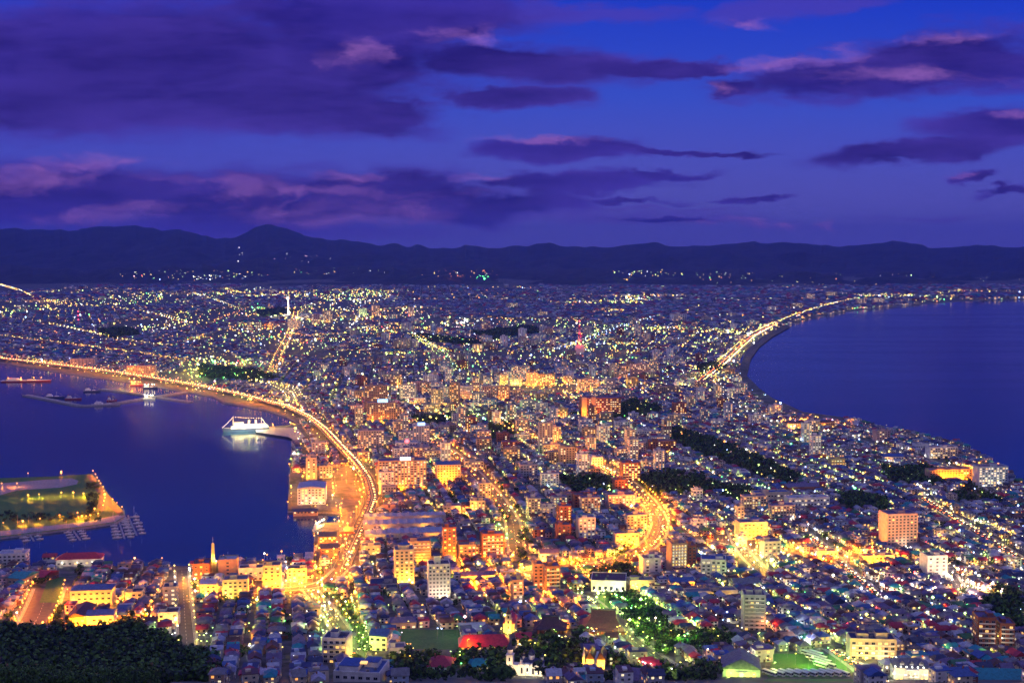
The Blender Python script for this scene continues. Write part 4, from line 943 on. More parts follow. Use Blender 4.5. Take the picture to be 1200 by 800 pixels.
# white-gabled hall
c = place('gabled_hall', 868, 789, 'broad hall whose white gable front glows yellow-green under floodlights', 'hall', rot=-8, lm='glowing white-gabled hall', hw=15, hd=13)
b = MB(); b.box(-12, 12, -10, 12, -6, 7, 'wall_white'); b.build('wall', c)
b = MB(); b.T = lambda p: (-p[1], p[0] + 1, p[2]); b.gable(22, 24, 7, 6.5, .9, 'roof_grey', .3, 'wall_white'); b.T = None; b.build('roof', c)
for x in (-8, -4, 0, 4, 8): b = MB(); b.box(x - 1.1, x + 1.1, -10.12, -9.98, 1, 4.6, 'lit_warm' if x else 'lit_white'); b.build('window', c)
b = MB(); b.box(-4, 4, -12, -10.02, 4.9, 5.3, 'wall_white'); b.build('canopy', c)
b = MB(); b.box(-1.5, 1.5, -10.3, -10.2, 8.5, 10.5, 'glow_white'); b.build('gable_lamp', c)
flood(c, [(-8, -15), (0, -16), (8, -15)], 'greenish', 2.2)
# white floodlit western hall
c = place('western_hall', 1066, 795, 'white floodlit western-style hall with columned porch, dormers and bright bulbs', 'hall', rot=-8, lm='white floodlit western hall', hw=14, hd=12)
b = MB(); b.box(-11, 11, -7, 8, -6, 9.5, 'wall_white'); b.box(-11.4, 11.4, -7.4, 8.4, 4.6, 5, 'wall_white'); b.box(-11.6, 11.6, -7.6, 8.6, 9.4, 9.9, 'wall_white'); b.build('wall', c)
b = MB(); b.gable(23, 16, 9.8, 4, .4, 'roof_grey', .25, hip=6); ro = b.build('roof', c)
for x in (-6, 0, 6):
    b = MB(); b.box(x - 1.2, x + 1.2, -6, -2, 10, 12.2, 'wall_white'); b.T = lambda p, x=x: (-p[1] + x, p[0] - 4, p[2]); b.gable(4.4, 2.8, 12.2, 1.4, .2, 'roof_grey', .15, 'wall_white'); b.T = None; b.build('dormer', ro)
b = MB(); b.box(-4, 4, -10.5, -7.6, 4.4, 5, 'wall_white'); b.box(-4, 4, -10.5, -7.6, 9, 9.4, 'wall_white'); b.gable(8, 3, 9.4, 1.5, .2, 'roof_grey'); b.build('porch', c)
for x in (-3.6, -1.3, 1.3, 3.6): b = MB(); b.cyl(x, -10.2, -2, 9, .28, .24, 'wall_white', 8); b.build('column', c)
for x in (-9, -6.4, 6.4, 9):
    for z in (1.2, 6): b = MB(); b.box(x - .7, x + .7, -7.12, -6.98, z, z + 2.3, 'lit_warm'); b.build('window', c)
for k in range(7): b = MB(); b.lathe(-10.5 + k * 3.5, -7.9, [(10, .1), (10.3, .45), (10.7, .45), (11, .1)], 'glow_white', 6); b.build('eave_lamp', c)
flood(c, [(-12, -11), (-6, -13), (0, -14), (6, -13), (12, -11)], 'white', 1.8)
# yellow obelisk tower
c = place('obelisk_tower', 250, 671, 'thin yellow-lit tower with mast standing over the harbour roofs', 'tower', hw=4, hd=4, lm='thin yellow-lit tower')
b = MB(); b.box(-4, 4, -4, 4, -2, 12, 'wall_tan'); b.build('base', c); b = MB(); b.lathe(0, 0, [(12, 2.4), (13, 2.0), (30, 1.4), (31, .2)], 'wall_yellow', 8); b.build('shaft', c)
b = MB(); b.tube((0, 0, 31), (0, 0, 37), .15, 'metal'); b.tube((-1, 0, 34), (1, 0, 34), .1, 'metal'); b.build('mast', c)
for a_ in (0, 2.1, 4.2): b = MB(); b.box(3 * math.cos(a_) - .4, 3 * math.cos(a_) + .4, 3 * math.sin(a_) - .4, 3 * math.sin(a_) + .4, 12.01, 12.6, 'glow_yellow'); b.build('spotlight', c)
for a_ in (-2.2, -1.2, -.4): addlight(5 * math.cos(a_), 5 * math.sin(a_), 14, 'yellow', 9000, .5, c)
mat('glowshaft', (.8, .8, .8), noise=0)
# slim white observation tower (north)
c = place('observation_tower', 338, 372, 'slim white illuminated observation tower rising over the northern town', 'tower', hw=25, hd=25, lm='slim white observation tower')
b = MB(); b.lathe(0, 0, [(0, 7), (12, 4.5), (40, 3.4), (82, 3.4), (84, 5)], 'glowshaft', 10); b.build('shaft', c)

b = MB(); b.lathe(0, 0, [(84, 6), (87, 9), (96, 9), (99, 6), (100, 3)], 'wall_white', 10); b.build('observation_deck', c); b = MB(); b.cyl(0, 0, 89, 92, 9.2, 9.2, 'lit_warm', 10); b.build('deck_windows', c)
b = MB(); b.tube((0, 0, 100), (0, 0, 112), .7, 'steel_white'); b.build('mast', c)
for a_, h_ in ((-1.2, 10), (-2, 30), (-1.4, 55), (-1.7, 80)): addlight(24 * math.cos(a_), 24 * math.sin(a_), h_, 'white', 260000, 2, c)
# red and white lattice mast
c = place('lattice_mast', 679, 414, 'red and white lattice broadcasting mast on a white block', 'mast', hw=25, hd=20, lm='red and white lattice mast')
b = MB(); b.box(-14, 14, -12, 12, -2, 26, 'wall_white')
for k in range(7): b.box(-14.15, 14.15, -12.15, 12.15, 3 + k * 3.3, 3.6 + k * 3.3, 'wall_grey')
b.build('base_block', c)
for i in range(6):
    z0, z1 = 26 + i * 12, 38 + i * 12; r0, r1 = 6 - i * .9, 5.1 - i * .9; m = 'mast_red' if i % 2 == 0 else 'steel_white'
    mat('mast_red', (.6, .03, .03), noise=0); b = MB()
    cs = [(1, 1), (1, -1), (-1, -1), (-1, 1)]
    for k in range(4):
        a, a2 = cs[k], cs[(k + 1) % 4]
        b.tube((a[0] * r0, a[1] * r0, z0), (a[0] * r1, a[1] * r1, z1), .5, m); b.tube((a[0] * r0, a[1] * r0, z0), (a2[0] * r1, a2[1] * r1, z1), .3, m); b.tube((a[0] * r1, a[1] * r1, z1), (a2[0] * r1, a2[1] * r1, z1), .35, m)
    b.build('mast_section', c)
for z in (38, 62, 86, 99): b = MB(); b.lathe(0, 0, [(z, .2), (z + .8, 2), (z + 2.4, 2), (z + 3.4, .2)], 'glow_red', 6); b.build('beacon', c)
for z in (30, 60): addlight(0, -16, z, 'red', 25000, 1, c)
# thin red-lit mast in the north-west
c = place('red_mast', 92, 382, 'thin mast with red lights in the north-western town', 'mast', hw=6, hd=6)
b = MB(); b.tube((0, 0, 0), (0, 0, 60), .9, 'mast_red'); b.build('pole', c)
for z in (25, 42, 60): b = MB(); b.lathe(0, 0, [(z, .3), (z + 1, 2.6), (z + 3, 2.6), (z + 4, .3)], 'glow_red', 6); b.build('beacon', c)

# ------------------------------------------------------------------ harbour: island, quays, boats, ship
isl = [(-220, 572), (0, 560), (60, 558), (108, 555), (118, 566), (128, 580), (146, 600), (147, 605), (135, 612), (100, 617), (0, 629), (-220, 655)]
ip = [at(x, y, 2.6)[:2] for x, y in isl]
sheet('island_ground', ip, 2.6, 'lawn', 4)
def spoly(name, pts, z, m): return sheet(name, [at(x, y, z)[:2] for x, y in pts], z, m, 0)
spoly('island_car_park', [(-220, 578), (0, 566), (50, 562), (84, 560), (92, 563), (90, 567), (70, 571), (20, 574), (-10, 583), (-220, 600)], 2.68, 'concrete')
spoly('island_path', [(102, 557), (108, 556), (118, 567), (128, 581), (144, 600), (140, 604), (126, 592), (120, 600), (114, 594), (116, 580)], 2.72, 'asphalt')
spoly('island_quay', [(-220, 646), (0, 622), (100, 611), (138, 603), (147, 604), (135, 611), (100, 616), (0, 628), (-220, 654)], 2.7, 'concrete')
spoly('wharf_paving', [(300, 501), (348, 501), (360, 514), (345, 516), (338, 512), (300, 506)], 2.62, 'concrete')
spoly('sports_field', [(905, 765), (985, 765), (1000, 800), (893, 800)], float(ht(200, 820)) + .5, 'lawn') if False else None
def draped(name, pts, lift, m, n=24):
    w = np.array([at(x, y)[:2] for x, y in pts]); b = MB()
    s_ = np.linspace(0, 1, n)
    A = [(1 - t_) * w[0] + t_ * w[1] for t_ in s_]; D = [(1 - t_) * w[3] + t_ * w[2] for t_ in s_]
    V = np.array([[(1 - t2) * a + t2 * d for t2 in s_] for a, d in zip(A, D)])
    Z = ht(V[..., 0], V[..., 1]) + lift
    vs = [(V[i, j, 0], V[i, j, 1], Z[i, j]) for i in range(n) for j in range(n)]
    fs = [(i * n + j, (i + 1) * n + j, (i + 1) * n + j + 1, i * n + j + 1) for i in range(n - 1) for j in range(n - 1)]
    a, b_, c_ = [np.array(vs[k]) for k in fs[0][:3]]
    if np.cross(b_ - a, c_ - a)[2] < 0: fs = [f[::-1] for f in fs]
    b.add(vs, fs, m); return tag(b.build(name), kind='structure')
draped('playing_field', [(906, 766), (988, 766), (1004, 800), (893, 800)], .25, 'lawn')
draped('dark_playing_field', [(465, 737), (538, 738), (540, 761), (464, 760)], .25, 'lawn')
draped('plaza_lawn', [(57, 676), (76, 676), (70, 706), (46, 706)], .35, 'lawn')
draped('park_lawn', [(700, 694), (730, 692), (738, 712), (704, 714)], .25, 'lawn')
spoly('beach', [(864, 446), (867, 430), (872, 416), (884, 404), (900, 392), (922, 380), (926, 383), (906, 394), (890, 406), (880, 420), (875, 440), (890, 455), (905, 466), (940, 482), (990, 489), (990, 493), (935, 486), (900, 470), (880, 456)], 2.64, 'town_ground')
def quay(name, pl, w_, label, z=2.0):
    p = seg_pts(pl); x0, y0 = p[0]; q = p - p[0]; t_ = thing(name, label, 'breakwater', (float(x0), float(y0), 0)); b = MB()
    ribz(b, q, w_ / 2, -w_ / 2, np.full(len(q), z), 'concrete'); ribv(b, q, w_ / 2, np.full(len(q), -3.), np.full(len(q), z), 'concrete'); ribv(b, q, -w_ / 2, np.full(len(q), -3.), np.full(len(q), z), 'concrete'); b.build('deck', t_)
    b = MB(); ribv(b, q, -w_ / 2 + .5, np.full(len(q), z), np.full(len(q), z + 1.1), 'concrete'); ribv(b, q, -w_ / 2 + 1.1, np.full(len(q), z), np.full(len(q), z + 1.1), 'concrete'); ribz(b, q, -w_ / 2 + 1.1, -w_ / 2 + .5, np.full(len(q), z + 1.1), 'concrete'); b.build('parapet', t_)
    for i in range(1, len(q) - 1, 3): b = MB(); b.cyl(q[i][0], q[i][1], z, z + .7, .3, .4, 'metal'); b.build('bollard', t_)
quay('breakwater', [(30, 462), (62, 468), (96, 475), (132, 472), (175, 465), (222, 458)], 16, 'long bent breakwater with a corner, carrying moored ships')
quay('breakwater', [(118, 455), (150, 459), (182, 464)], 12, 'short inner jetty between the highway shore and the bent breakwater')
quay('breakwater', [(182, 464), (224, 470)], 8, 'thin outer jetty running off the end of the bent breakwater')
quay('landing_pier', [(312, 505), (338, 505)], 5, 'narrow landing pier beside the floodlit memorial ship', 1.6)
def hull(b, L_, W_, H_, m, bow=.35, z0=-.5, sheer=.25, mdeck='wall_cream'):
    st = [(-.5, .72), (-.3, .95), (0, 1), (.22, .85), (.38, .5), (.5, .04)]
    top = [(x * L_, wf * W_ / 2, H_ * (1 + sheer * max(0, x * 2) ** 2)) for x, wf in st]
    bot = [(x * L_ * .93, wf * W_ / 2 * .7, z0) for x, wf in st]
    n = len(st); vs = [(x, y, z) for x, y, z in top] + [(x, -y, z) for x, y, z in top] + [(x, y, z) for x, y, z in bot] + [(x, -y, z) for x, y, z in bot]
    fs = [(i, 2 * n + i, 2 * n + i + 1, i + 1) for i in range(n - 1)] + [(n + i, n + i + 1, 3 * n + i + 1, 3 * n + i) for i in range(n - 1)] + [(0, n, 3 * n, 2 * n)]
    b.add(vs, fs, m); b.add(vs[:2 * n], [(i, i + 1, n + i + 1, n + i) for i in range(n - 1)], mdeck)
# memorial ship
g_ = at(288, 505, 0); c = thing('memorial_ship', 'white floodlit memorial ship dressed with strings of bulbs at its pier', 'ship', (g_[0], g_[1], 0), R(196)); LANDMARKS.append(('floodlit memorial ship', g_[0], g_[1]))
mat('hull_navy', (.02, .03, .08), noise=0); mat('hull_red', (.3, .03, .02), noise=0)
b = MB(); hull(b, 84, 14, 6, 'hull_navy', mdeck='wall_grey'); b.T = None; b.build('hull', c)
b = MB(); b.box(-38, 26, -6, 6, 6, 9.5, 'wall_white'); b.box(-34, 20, -5.6, 5.6, 9.5, 12.5, 'wall_white'); b.box(4, 20, -5, 5, 12.5, 16, 'wall_white'); b.build('superstructure', c)
for z, x0, x1, yy in ((7.2, -36, 24, 6.06), (10.4, -32, 18, 5.66), (13.8, 5, 19, 5.06)):
    for x in np.arange(x0, x1, 3.2):
        if len([1 for _ in c.children]) < 90: b = MB(); b.box(x, x + 1.6, yy - .05, yy + .05, z, z + 1.1, 'lit_warm'); b.build('window', c)
for x in (-18, -6): b = MB(); b.cyl(x, 0, 12.5, 20, 2.2, 1.9, 'wall_white', 10); b.cyl(x, 0, 20, 21, 2.0, 2.0, 'hull_navy', 10); b.build('funnel', c)
for x, h_ in ((22, 27), (-28, 23)): b = MB(); b.tube((x, 0, 9), (x, 0, h_), .45, 'steel_white'); b.tube((x, -3, h_ - 5), (x, 3, h_ - 5), .25, 'steel_white'); b.build('mast', c)
def bulbs(pts, n, r, col='glow_white'):
    b = MB()
    for k in range(n):
        t_ = k / (n - 1) * (len(pts) - 1); i = min(int(t_), len(pts) - 2); f_ = t_ - i
        p = [pts[i][j] * (1 - f_) + pts[i + 1][j] * f_ for j in range(3)]; p[2] -= math.sin(f_ * math.pi) * 1.2
        b.lathe(p[0], p[1], [(p[2] - r, .05), (p[2], r), (p[2] + r, .05)], col, 5)
    return b
o = bulbs([(41, 0, 8), (22, 0, 27), (-28, 23 * 0, 23), (-40, 0, 8)], 34, .38).build('light_string', c)
bulbs([(-36, 6.2, 9.6), (24, 6.2, 9.6)], 18, .36).build('light_string', c); bulbs([(-32, 5.8, 12.6), (18, 5.8, 12.6)], 13, .36).build('light_string', c)
for x in (-34, -20, -6, 8, 22, 34): addlight(x, 13, 9, 'white', 22000, .6, c)
for x in (-20, 10): addlight(x, 0, 24, 'white', 9000, .6, c)
# boats
def yacht(k):
    c = thing('sailing_yacht', None, 'sailing boat'); L_ = (9, 11, 8)[k]
    b = MB(); hull(b, L_, L_ * .3, 1.0, 'steel_white', mdeck='wall_cream'); b.build('hull', c)
    b = MB(); b.box(-L_ * .15, L_ * .2, -.8, .8, 1.0, 1.7, 'wall_white', .85); b.build('cabin', c)
    b = MB(); b.tube((L_ * .08, 0, 1), (L_ * .08, 0, L_ * 1.25), .09, 'steel_white'); b.build('mast', c)
    b = MB(); b.tube((L_ * .08, 0, 2.3), (-L_ * .38, 0, 2.2), .14, ('roof_blue', 'wall_white', 'roof_navy')[k]); b.build('boom', c)
    return c
ypro = [yacht(k) for k in range(3)]; YACHTS = []
def berth(pxl, side_n, heading, name, label):
    """boats lying side by side along a floating pontoon"""
    a, c_ = at(*pxl[0], 0)[:2], at(*pxl[1], 0)[:2]; dv = np.array(c_) - a; Ln = np.linalg.norm(dv); dv /= Ln; nv = np.array([-dv[1], dv[0]])
    t_ = thing(name, label, 'pontoon', (a[0], a[1], 0), math.atan2(dv[1], dv[0])); b = MB(); b.box(0, Ln, -1, 1, -.3, .5, 'concrete'); b.build('deck', t_)
    for k in range(4): b = MB(); b.cyl(Ln * (k + .5) / 4, 1.2, -2, 2.2, .2, .2, 'metal'); b.build('pile', t_)
    for k in range(side_n):
        for s_ in (-1, 1):
            p = np.array(a) + dv * (k + .6) * Ln / side_n + nv * s_ * 7.2
            i = random.randrange(3); o = copy_tree(ypro[i]); o.location = (p[0], p[1], 0); o.rotation_euler[2] = math.atan2(nv[1], nv[0]) + (0 if s_ < 0 else math.pi) + random.uniform(-.08, .08); YACHTS.append((o, i))
berth([(26, 614), (40, 634)], 6, 0, 'pontoon', 'leftmost floating pontoon of the marina with yachts on both sides')
berth([(82, 616), (94, 633)], 6, 0, 'pontoon', 'middle floating pontoon of the marina with yachts on both sides')
berth([(138, 607), (146, 631)], 7, 0, 'pontoon', 'rightmost floating pontoon off the island corner with yachts alongside')
berth([(150, 604), (160, 627)], 6, 0, 'pontoon', 'short pontoon at the outer edge of the marina')
for o in ypro:
    for ch in list(o.children): bpy.data.objects.remove(ch)
    bpy.data.objects.remove(o)
LANDMARKS.append(('island marina', *at(90, 620, 0)[:2]))
def workboat(px, py, L_, label, rot, m='hull_navy', lit=None, mast=True, up='wall_white'):
    g_ = at(px, py, 0); c = thing('moored_ship', label, 'ship', (g_[0], g_[1], 0), R(rot))
    b = MB(); hull(b, L_, L_ * .2, 3, m, mdeck='wall_grey'); b.build('hull', c)
    b = MB(); b.box(-L_ * .38, -L_ * .1, -L_ * .07, L_ * .07, 3, 6, up); b.box(-L_ * .34, -L_ * .16, -L_ * .055, L_ * .055, 6, 8.4, up); b.box(L_ * .02, L_ * .18, -L_ * .05, L_ * .05, 3, 4.6, up); b.build('deckhouse', c)
    b = MB(); b.cyl(-L_ * .3, 0, 8.4, 11, 1, .8, m, 8); b.build('funnel', c)
    b = MB(); b.tube((L_ * .1, 0, 3), (L_ * .1, 0, 14), .25, 'metal'); b.tube((L_ * .1, 0, 12), (L_ * .38, 0, 7), .18, 'metal'); b.build('mast', c)
    if lit:
        for x in (-.35, -.1, .15, .3):
            b = MB(); b.lathe(x * L_, -2, [(9, .1), (9.6, 1), (10.4, 1), (11, .1)], 'glow_' + lit, 6); b.build('deck_lamp', c); addlight(x * L_, -4, 9, lit, 26000 if lit == 'orange' else 5000, .6, c)
    return c
workboat(31, 447, 120, 'long work ship glowing orange and white at the far left quay', 8, 'hull_red', 'orange')
workboat(124, 475, 60, 'grey patrol ship moored outside the breakwater corner', 6, 'wall_grey')
workboat(175, 468, 26, 'small white lit launch by the breakwater end', 0, 'steel_white', 'white')
workboat(176, 455, 34, 'small ship under white lights beside the highway shore', 4, 'hull_navy', 'white')
workboat(64, 466, 44, 'dark trawler inside the bent breakwater, nearer its open end', 4, 'hull_navy')
workboat(86, 468, 36, 'dark trawler inside the bent breakwater, nearer its corner', 4, 'hull_red')
workboat(108, 459, 40, 'dark ship at the tip of the short inner jetty', 4, 'hull_navy')
workboat(131, 470, 22, 'pinkish fishing boat just right of the breakwater corner', 10, 'hull_red')
workboat(160, 452, 30, 'orange-lit boat moored below the elevated highway', 6, 'hull_red', 'orange')
workboat(343, 538, 26, 'white launch moored at the quay left of the grey block', 95, 'steel_white', 'white')
workboat(374, 620, 30, 'white lit excursion boat moored in the inlet', 75, 'steel_white', 'white')
workboat(372, 646, 18, 'small dark boat in the inlet by the brick warehouse', 80, 'hull_navy')
# ------------------------------------------------------------------ labels that single things out
ORD = ['', 'first', 'second', 'third', 'fourth', 'fifth', 'sixth', 'seventh', 'eighth', 'ninth', 'tenth', 'eleventh', 'twelfth', 'thirteenth', 'fourteenth', 'fifteenth', 'sixteenth', 'seventeenth', 'eighteenth', 'nineteenth']
TENS = {2: 'twent', 3: 'thirt', 4: 'fort', 5: 'fift', 6: 'sixt', 7: 'sevent', 8: 'eight', 9: 'ninet'}
def ordinal(n):
    if n < 20: return ORD[n]
    t_, u_ = divmod(n, 10)
    if t_ > 9: return 'hundred and ' + ordinal(n - 100) if n > 100 else 'hundredth'
    return TENS[t_] + ('ieth' if u_ == 0 else 'y-' + ORD[u_])
def single_out(items):
    """items: (object, look, x, y): label = look + which nearest to a landmark"""
    by = {}
    for it in items: by.setdefault(it[1], []).append(it)
    LX = np.array([l[1] for l in LANDMARKS]); LY = np.array([l[2] for l in LANDMARKS])
    for look, g_ in by.items():
        X = np.array([i[2] for i in g_]); Y_ = np.array([i[3] for i in g_])
        Dm = np.hypot(X[:, None] - LX, Y_[:, None] - LY); rk = Dm.argsort(0).argsort(0) + 1
        for k, it in enumerate(g_):
            sc_ = rk[k] + Dm[k] / 600.0; j = int(sc_.argmin()); n = int(rk[k, j])
            it[0]['label'] = f"{look}, {'' if n == 1 else ordinal(n) + ' '}nearest such to the {LANDMARKS[j][0]}"

# ------------------------------------------------------------------ merged instances (for what is past counting)
class Proto:
    def __init__(s, mb):
        s.v = np.array(mb.v); s.n = np.array([len(f) for f in mb.f]); s.l = np.concatenate([np.array(f) for f in mb.f]); s.c = np.array(mb.m); s.cls = mb.ms
def merge(name, protos, inst, slots, chooser, kind='stuff'):
    """inst: dict proto index -> array (k,6): x y z rot scale zscale ; chooser(proto, k, faces) -> material indices"""
    VS, NS, LS, MS = [], [], [], []; base = 0
    for i, A in inst.items():
        p = protos[i]; A = np.asarray(A, float); k = len(A)
        if not k: continue
        c_, s_ = np.cos(A[:, 3])[:, None], np.sin(A[:, 3])[:, None]; sc2 = A[:, 4][:, None]
        x = p.v[:, 0] * sc2; y = p.v[:, 1] * sc2
        V = np.stack([x * c_ - y * s_ + A[:, 0][:, None], x * s_ + y * c_ + A[:, 1][:, None], p.v[:, 2] * A[:, 5][:, None] + A[:, 2][:, None]], -1)
        VS.append(V.reshape(-1, 3)); LS.append((p.l[None] + (base + np.arange(k) * len(p.v))[:, None]).ravel()); NS.append(np.tile(p.n, k)); base += k * len(p.v)
        MS.append(chooser(i, k).ravel())
    V = np.concatenate(VS); n = np.concatenate(NS); l = np.concatenate(LS); m = np.concatenate(MS)
    me = bpy.data.meshes.new(name); me.vertices.add(len(V)); me.vertices.foreach_set('co', V.ravel().astype(np.float32))
    me.loops.add(len(l)); me.loops.foreach_set('vertex_index', l.astype(np.int32)); me.polygons.add(len(n)); me.polygons.foreach_set('loop_start', np.concatenate([[0], np.cumsum(n)[:-1]]).astype(np.int32))
    me.polygons.foreach_set('material_index', m.astype(np.int32))
    for s_ in slots: me.materials.append(_mats[s_])
    me.update(calc_edges=True); me.validate()
    return tag(link(name, me), kind=kind)
for k in ('W', 'R', 'G'): mat(k, (.5, .5, .5), noise=0)

# ------------------------------------------------------------------ houses
SHAPES = []  # (w, d, h, roof kind, roof height)
for w_, d_, h_, rk, rh in ((9, 7.5, 5.6, 'gable', 2.6), (8, 8, 5.8, 'hip', 2.2), (10.5, 7, 5.4, 'gable_y', 2.8), (8.5, 9.5, 6.2, 'flat', 0), (11.5, 8, 5.6, 'hip', 2.6), (7, 9, 5.4, 'gable', 2.2), (12, 8.5, 8.6, 'flat', 0), (9, 8, 3.2, 'gable', 2.6)): SHAPES.append((w_, d_, h_, rk, rh))
def house_windows(w_, d_, h_):
    out = []
    for z in ([1.0, 3.7, 6.4] if h_ > 8 else [1.0, 3.7] if h_ > 4 else [1.0]):
        for x in (-w_ * .28, w_ * .22): out += [(x, -d_ / 2, z, 0), (-x, d_ / 2, z, math.pi)]
        for y in (-d_ * .2, d_ * .25): out += [(-w_ / 2, y, z, -math.pi / 2), (w_ / 2, y, z, math.pi / 2)]
    return out
def house_roof(b, w_, d_, h_, rk, rh, m, mw):
    if rk == 'flat':
        b.box(-w_ / 2 - .25, w_ / 2 + .25, -d_ / 2 - .25, d_ / 2 + .25, h_, h_ + .3, m); b.box(-w_ * .3, w_ * .05, -1.2, 1.4, h_ + .3, h_ + 1.5, mw)
    elif rk == 'gable_y': b.T = lambda p: (-p[1], p[0], p[2]); b.gable(d_, w_, h_, rh, .6, m, .2, mw); b.T = None
    else: b.gable(w_, d_, h_, rh, .6, m, .2, mw, hip=(d_ * .42 if rk == 'hip' else 0))
def house_proto(s_, detail):
    w_, d_, h_, rk, rh = s_; b = MB(); b.box(-w_ / 2, w_ / 2, -d_ / 2, d_ / 2, -2.5, h_, 'W'); house_roof(b, w_, d_, h_, rk, rh, 'R', 'W')
    for x, y, z, r in house_windows(w_, d_, h_):
        if detail == 0 and (y > 0 or z > 4): continue
        c_, n_ = math.cos(r), math.sin(r); ww = .95 if detail else 1.5
        f = lambda a, o_, zz: (x + a * c_ + o_ * n_, y + a * n_ - o_ * c_, zz)
        b.quad(f(-ww, .05, z), f(ww, .05, z), f(ww, .05, z + 1.35), f(-ww, .05, z + 1.35), 'G')
    if detail and rk == 'hip': b.box(w_ * .1, w_ * .5 + 1.8, -d_ * .5 - 1.6, 0, -2.5, 3, 'W'); b.box(w_ * .1 - .3, w_ * .5 + 2.1, -d_ * .5 - 1.9, .3, 3, 3.2, 'R')
    return Proto(b)
HP = [house_proto(s_, 1) for s_ in SHAPES]; HF = [house_proto(s_, 0) for s_ in SHAPES[:6]]
def apt_proto(w_, d_, nf):
    b = MB(); h_ = nf * 3.1 + .6; b.box(-w_ / 2, w_ / 2, -d_ / 2, d_ / 2, -2.5, h_, 'W'); b.box(-w_ / 2 - .2, w_ / 2 + .2, -d_ / 2 - .2, d_ / 2 + .2, h_, h_ + .8, 'W'); b.box(-w_ / 2 + .3, w_ / 2 - .3, -d_ / 2 + .3, d_ / 2 - .3, h_ + .8, h_ + .85, 'R'); b.box(-3, 2, -2, 3, h_ + .8, h_ + 3.6, 'W')
    for k in range(nf):
        z = .9 + k * 3.1; n = int(w_ / 3.6)
        b.box(-w_ / 2 + .5, w_ / 2 - .5, -d_ / 2 - .9, -d_ / 2 - .02, z - 1.0, z - .8, 'W') if k else None
        for c_ in range(n):
            x = -w_ / 2 + (c_ + .5) * w_ / n
            b.quad((x - 1, -d_ / 2 - .05, z), (x + 1, -d_ / 2 - .05, z), (x + 1, -d_ / 2 - .05, z + 1.5), (x - 1, -d_ / 2 - .05, z + 1.5), 'G')
        for sx in (-1, 1):
            for y in (-d_ * .22, d_ * .22):
                q = [(sx * (w_ / 2 + .05), y - sx * .8, z), (sx * (w_ / 2 + .05), y + sx * .8, z), (sx * (w_ / 2 + .05), y + sx * .8, z + 1.5), (sx * (w_ / 2 + .05), y - sx * .8, z + 1.5)]
                b.quad(*q, 'G')
    return b
APT = [(18, 11, 4), (24, 12, 6), (15, 13, 8), (30, 12, 5), (20, 12, 9), (14, 13, 11)]
wk = ['white', 'cream', 'grey', 'tan', 'bluish', 'pink', 'brick']; wp = np.array([.26, .2, .2, .12, .12, .05, .05]); wp /= wp.sum()
rk_ = ['blue', 'navy', 'teal', 'red', 'brown', 'grey', 'pale', 'violet', 'green']; rp = np.array([.12, .12, .055, .085, .12, .17, .13, .17, .03]); rp /= rp.sum()
gk = ['glass_dark', 'lit_warm', 'lit_white', 'lit_cool', 'lit_orange']; gp = np.array([.78, .10, .04, .04, .04])
SL = ['wall_' + k for k in wk] + ['roof_' + k for k in rk_] + gk
def cells(y0, y1, cell, street_u, nu, street_v, nv, thin, ang):
    """jittered rotated street grid between two distances"""
    out = []; hw = y1 * .46 + 80
    c_, s_ = math.cos(ang), math.sin(ang)
    us = np.arange(-int(hw * 1.25 / cell), int(hw * 1.25 / cell)); vs = np.arange(int((y0 - hw * .3) / cell * .7), int((y1 + hw * .3) / cell * 1.15))
    U, V = np.meshgrid(us, vs)
    uu = U * cell + np.floor(U / nu) * street_u; vv = V * cell * .92 + np.floor(V / nv) * street_v
    X = uu * c_ - vv * s_; Y_ = uu * s_ + vv * c_
    X = X.ravel() + RNG.uniform(-1, 1, X.size) * cell * .1; Y_ = Y_.ravel() + RNG.uniform(-1, 1, X.size) * cell * .1
    k = (Y_ > y0) & (Y_ <= y1) & (RNG.random(X.size) < thin)
    X, Y_ = X[k], Y_[k]; Z = ht(X, Y_); px, py = proj(X, Y_, Z)
    k = (px > -50) & (px < 1250) & (py < 835)
    return X[k], Y_[k], Z[k]
H = []
for y0, y1, cell, thin, ang in ((690, 1300, 11.6, .93, GA), (1300, 1900, 12.2, .92, GA), (1900, 2600, 13.5, .9, R(14)), (2600, 3600, 16, .84, R(5)), (3600, 5200, 21, .8, R(-12)), (5200, 7600, 32, .75, R(20)), (7600, 10800, 50, .7, R(4))):
    X, Y_, Z = cells(y0, y1, cell, 5.5 if y0 < 2600 else 8, 2 if y0 < 2600 else 4, 5, 7, thin, ang)
    g_, px, py = ok_sites(X, Y_, np.full(X.size, 4.6))
    if y0 < 1900: g_ &= ~hides(X, Y_, Z, 10, 8.5)
    if y0 >= 3600: # built-up area ends unevenly toward the hills
        edge_ = 10300 + 900 * (fbm(X / 1200 + 50, Y_ / 4000 + 20, 77, 4) - .5) * 2; g_ &= (Y_ < edge_)
        g_ &= fbm(X / 500 + 70, Y_ / 900 + 40, 5, 4) > (.36 + np.clip((Y_ - 5200) / 5600, 0, 1) * .12)
    X, Y_, Z = X[g_], Y_[g_], Z[g_]
    H.append((X, Y_, Z, np.full(X.size, ang), np.full(X.size, max(1, cell / 13.0) if y0 > 2500 else 1.0)))
HX, HY, HZ, HA, HS = [np.concatenate(a) for a in zip(*H)]
n = len(HX); print('houses', n)
HA = HA + (RNG.random(n) < .5) * math.pi / 2 + RNG.normal(0, .06, n)
HSC = RNG.uniform(.88, 1.12, n)
dens = np.exp(-(((proj(HX, HY, HZ)[0] - 560) / 260) ** 2) - ((proj(HX, HY, HZ)[1] - 480) / 90) ** 2)
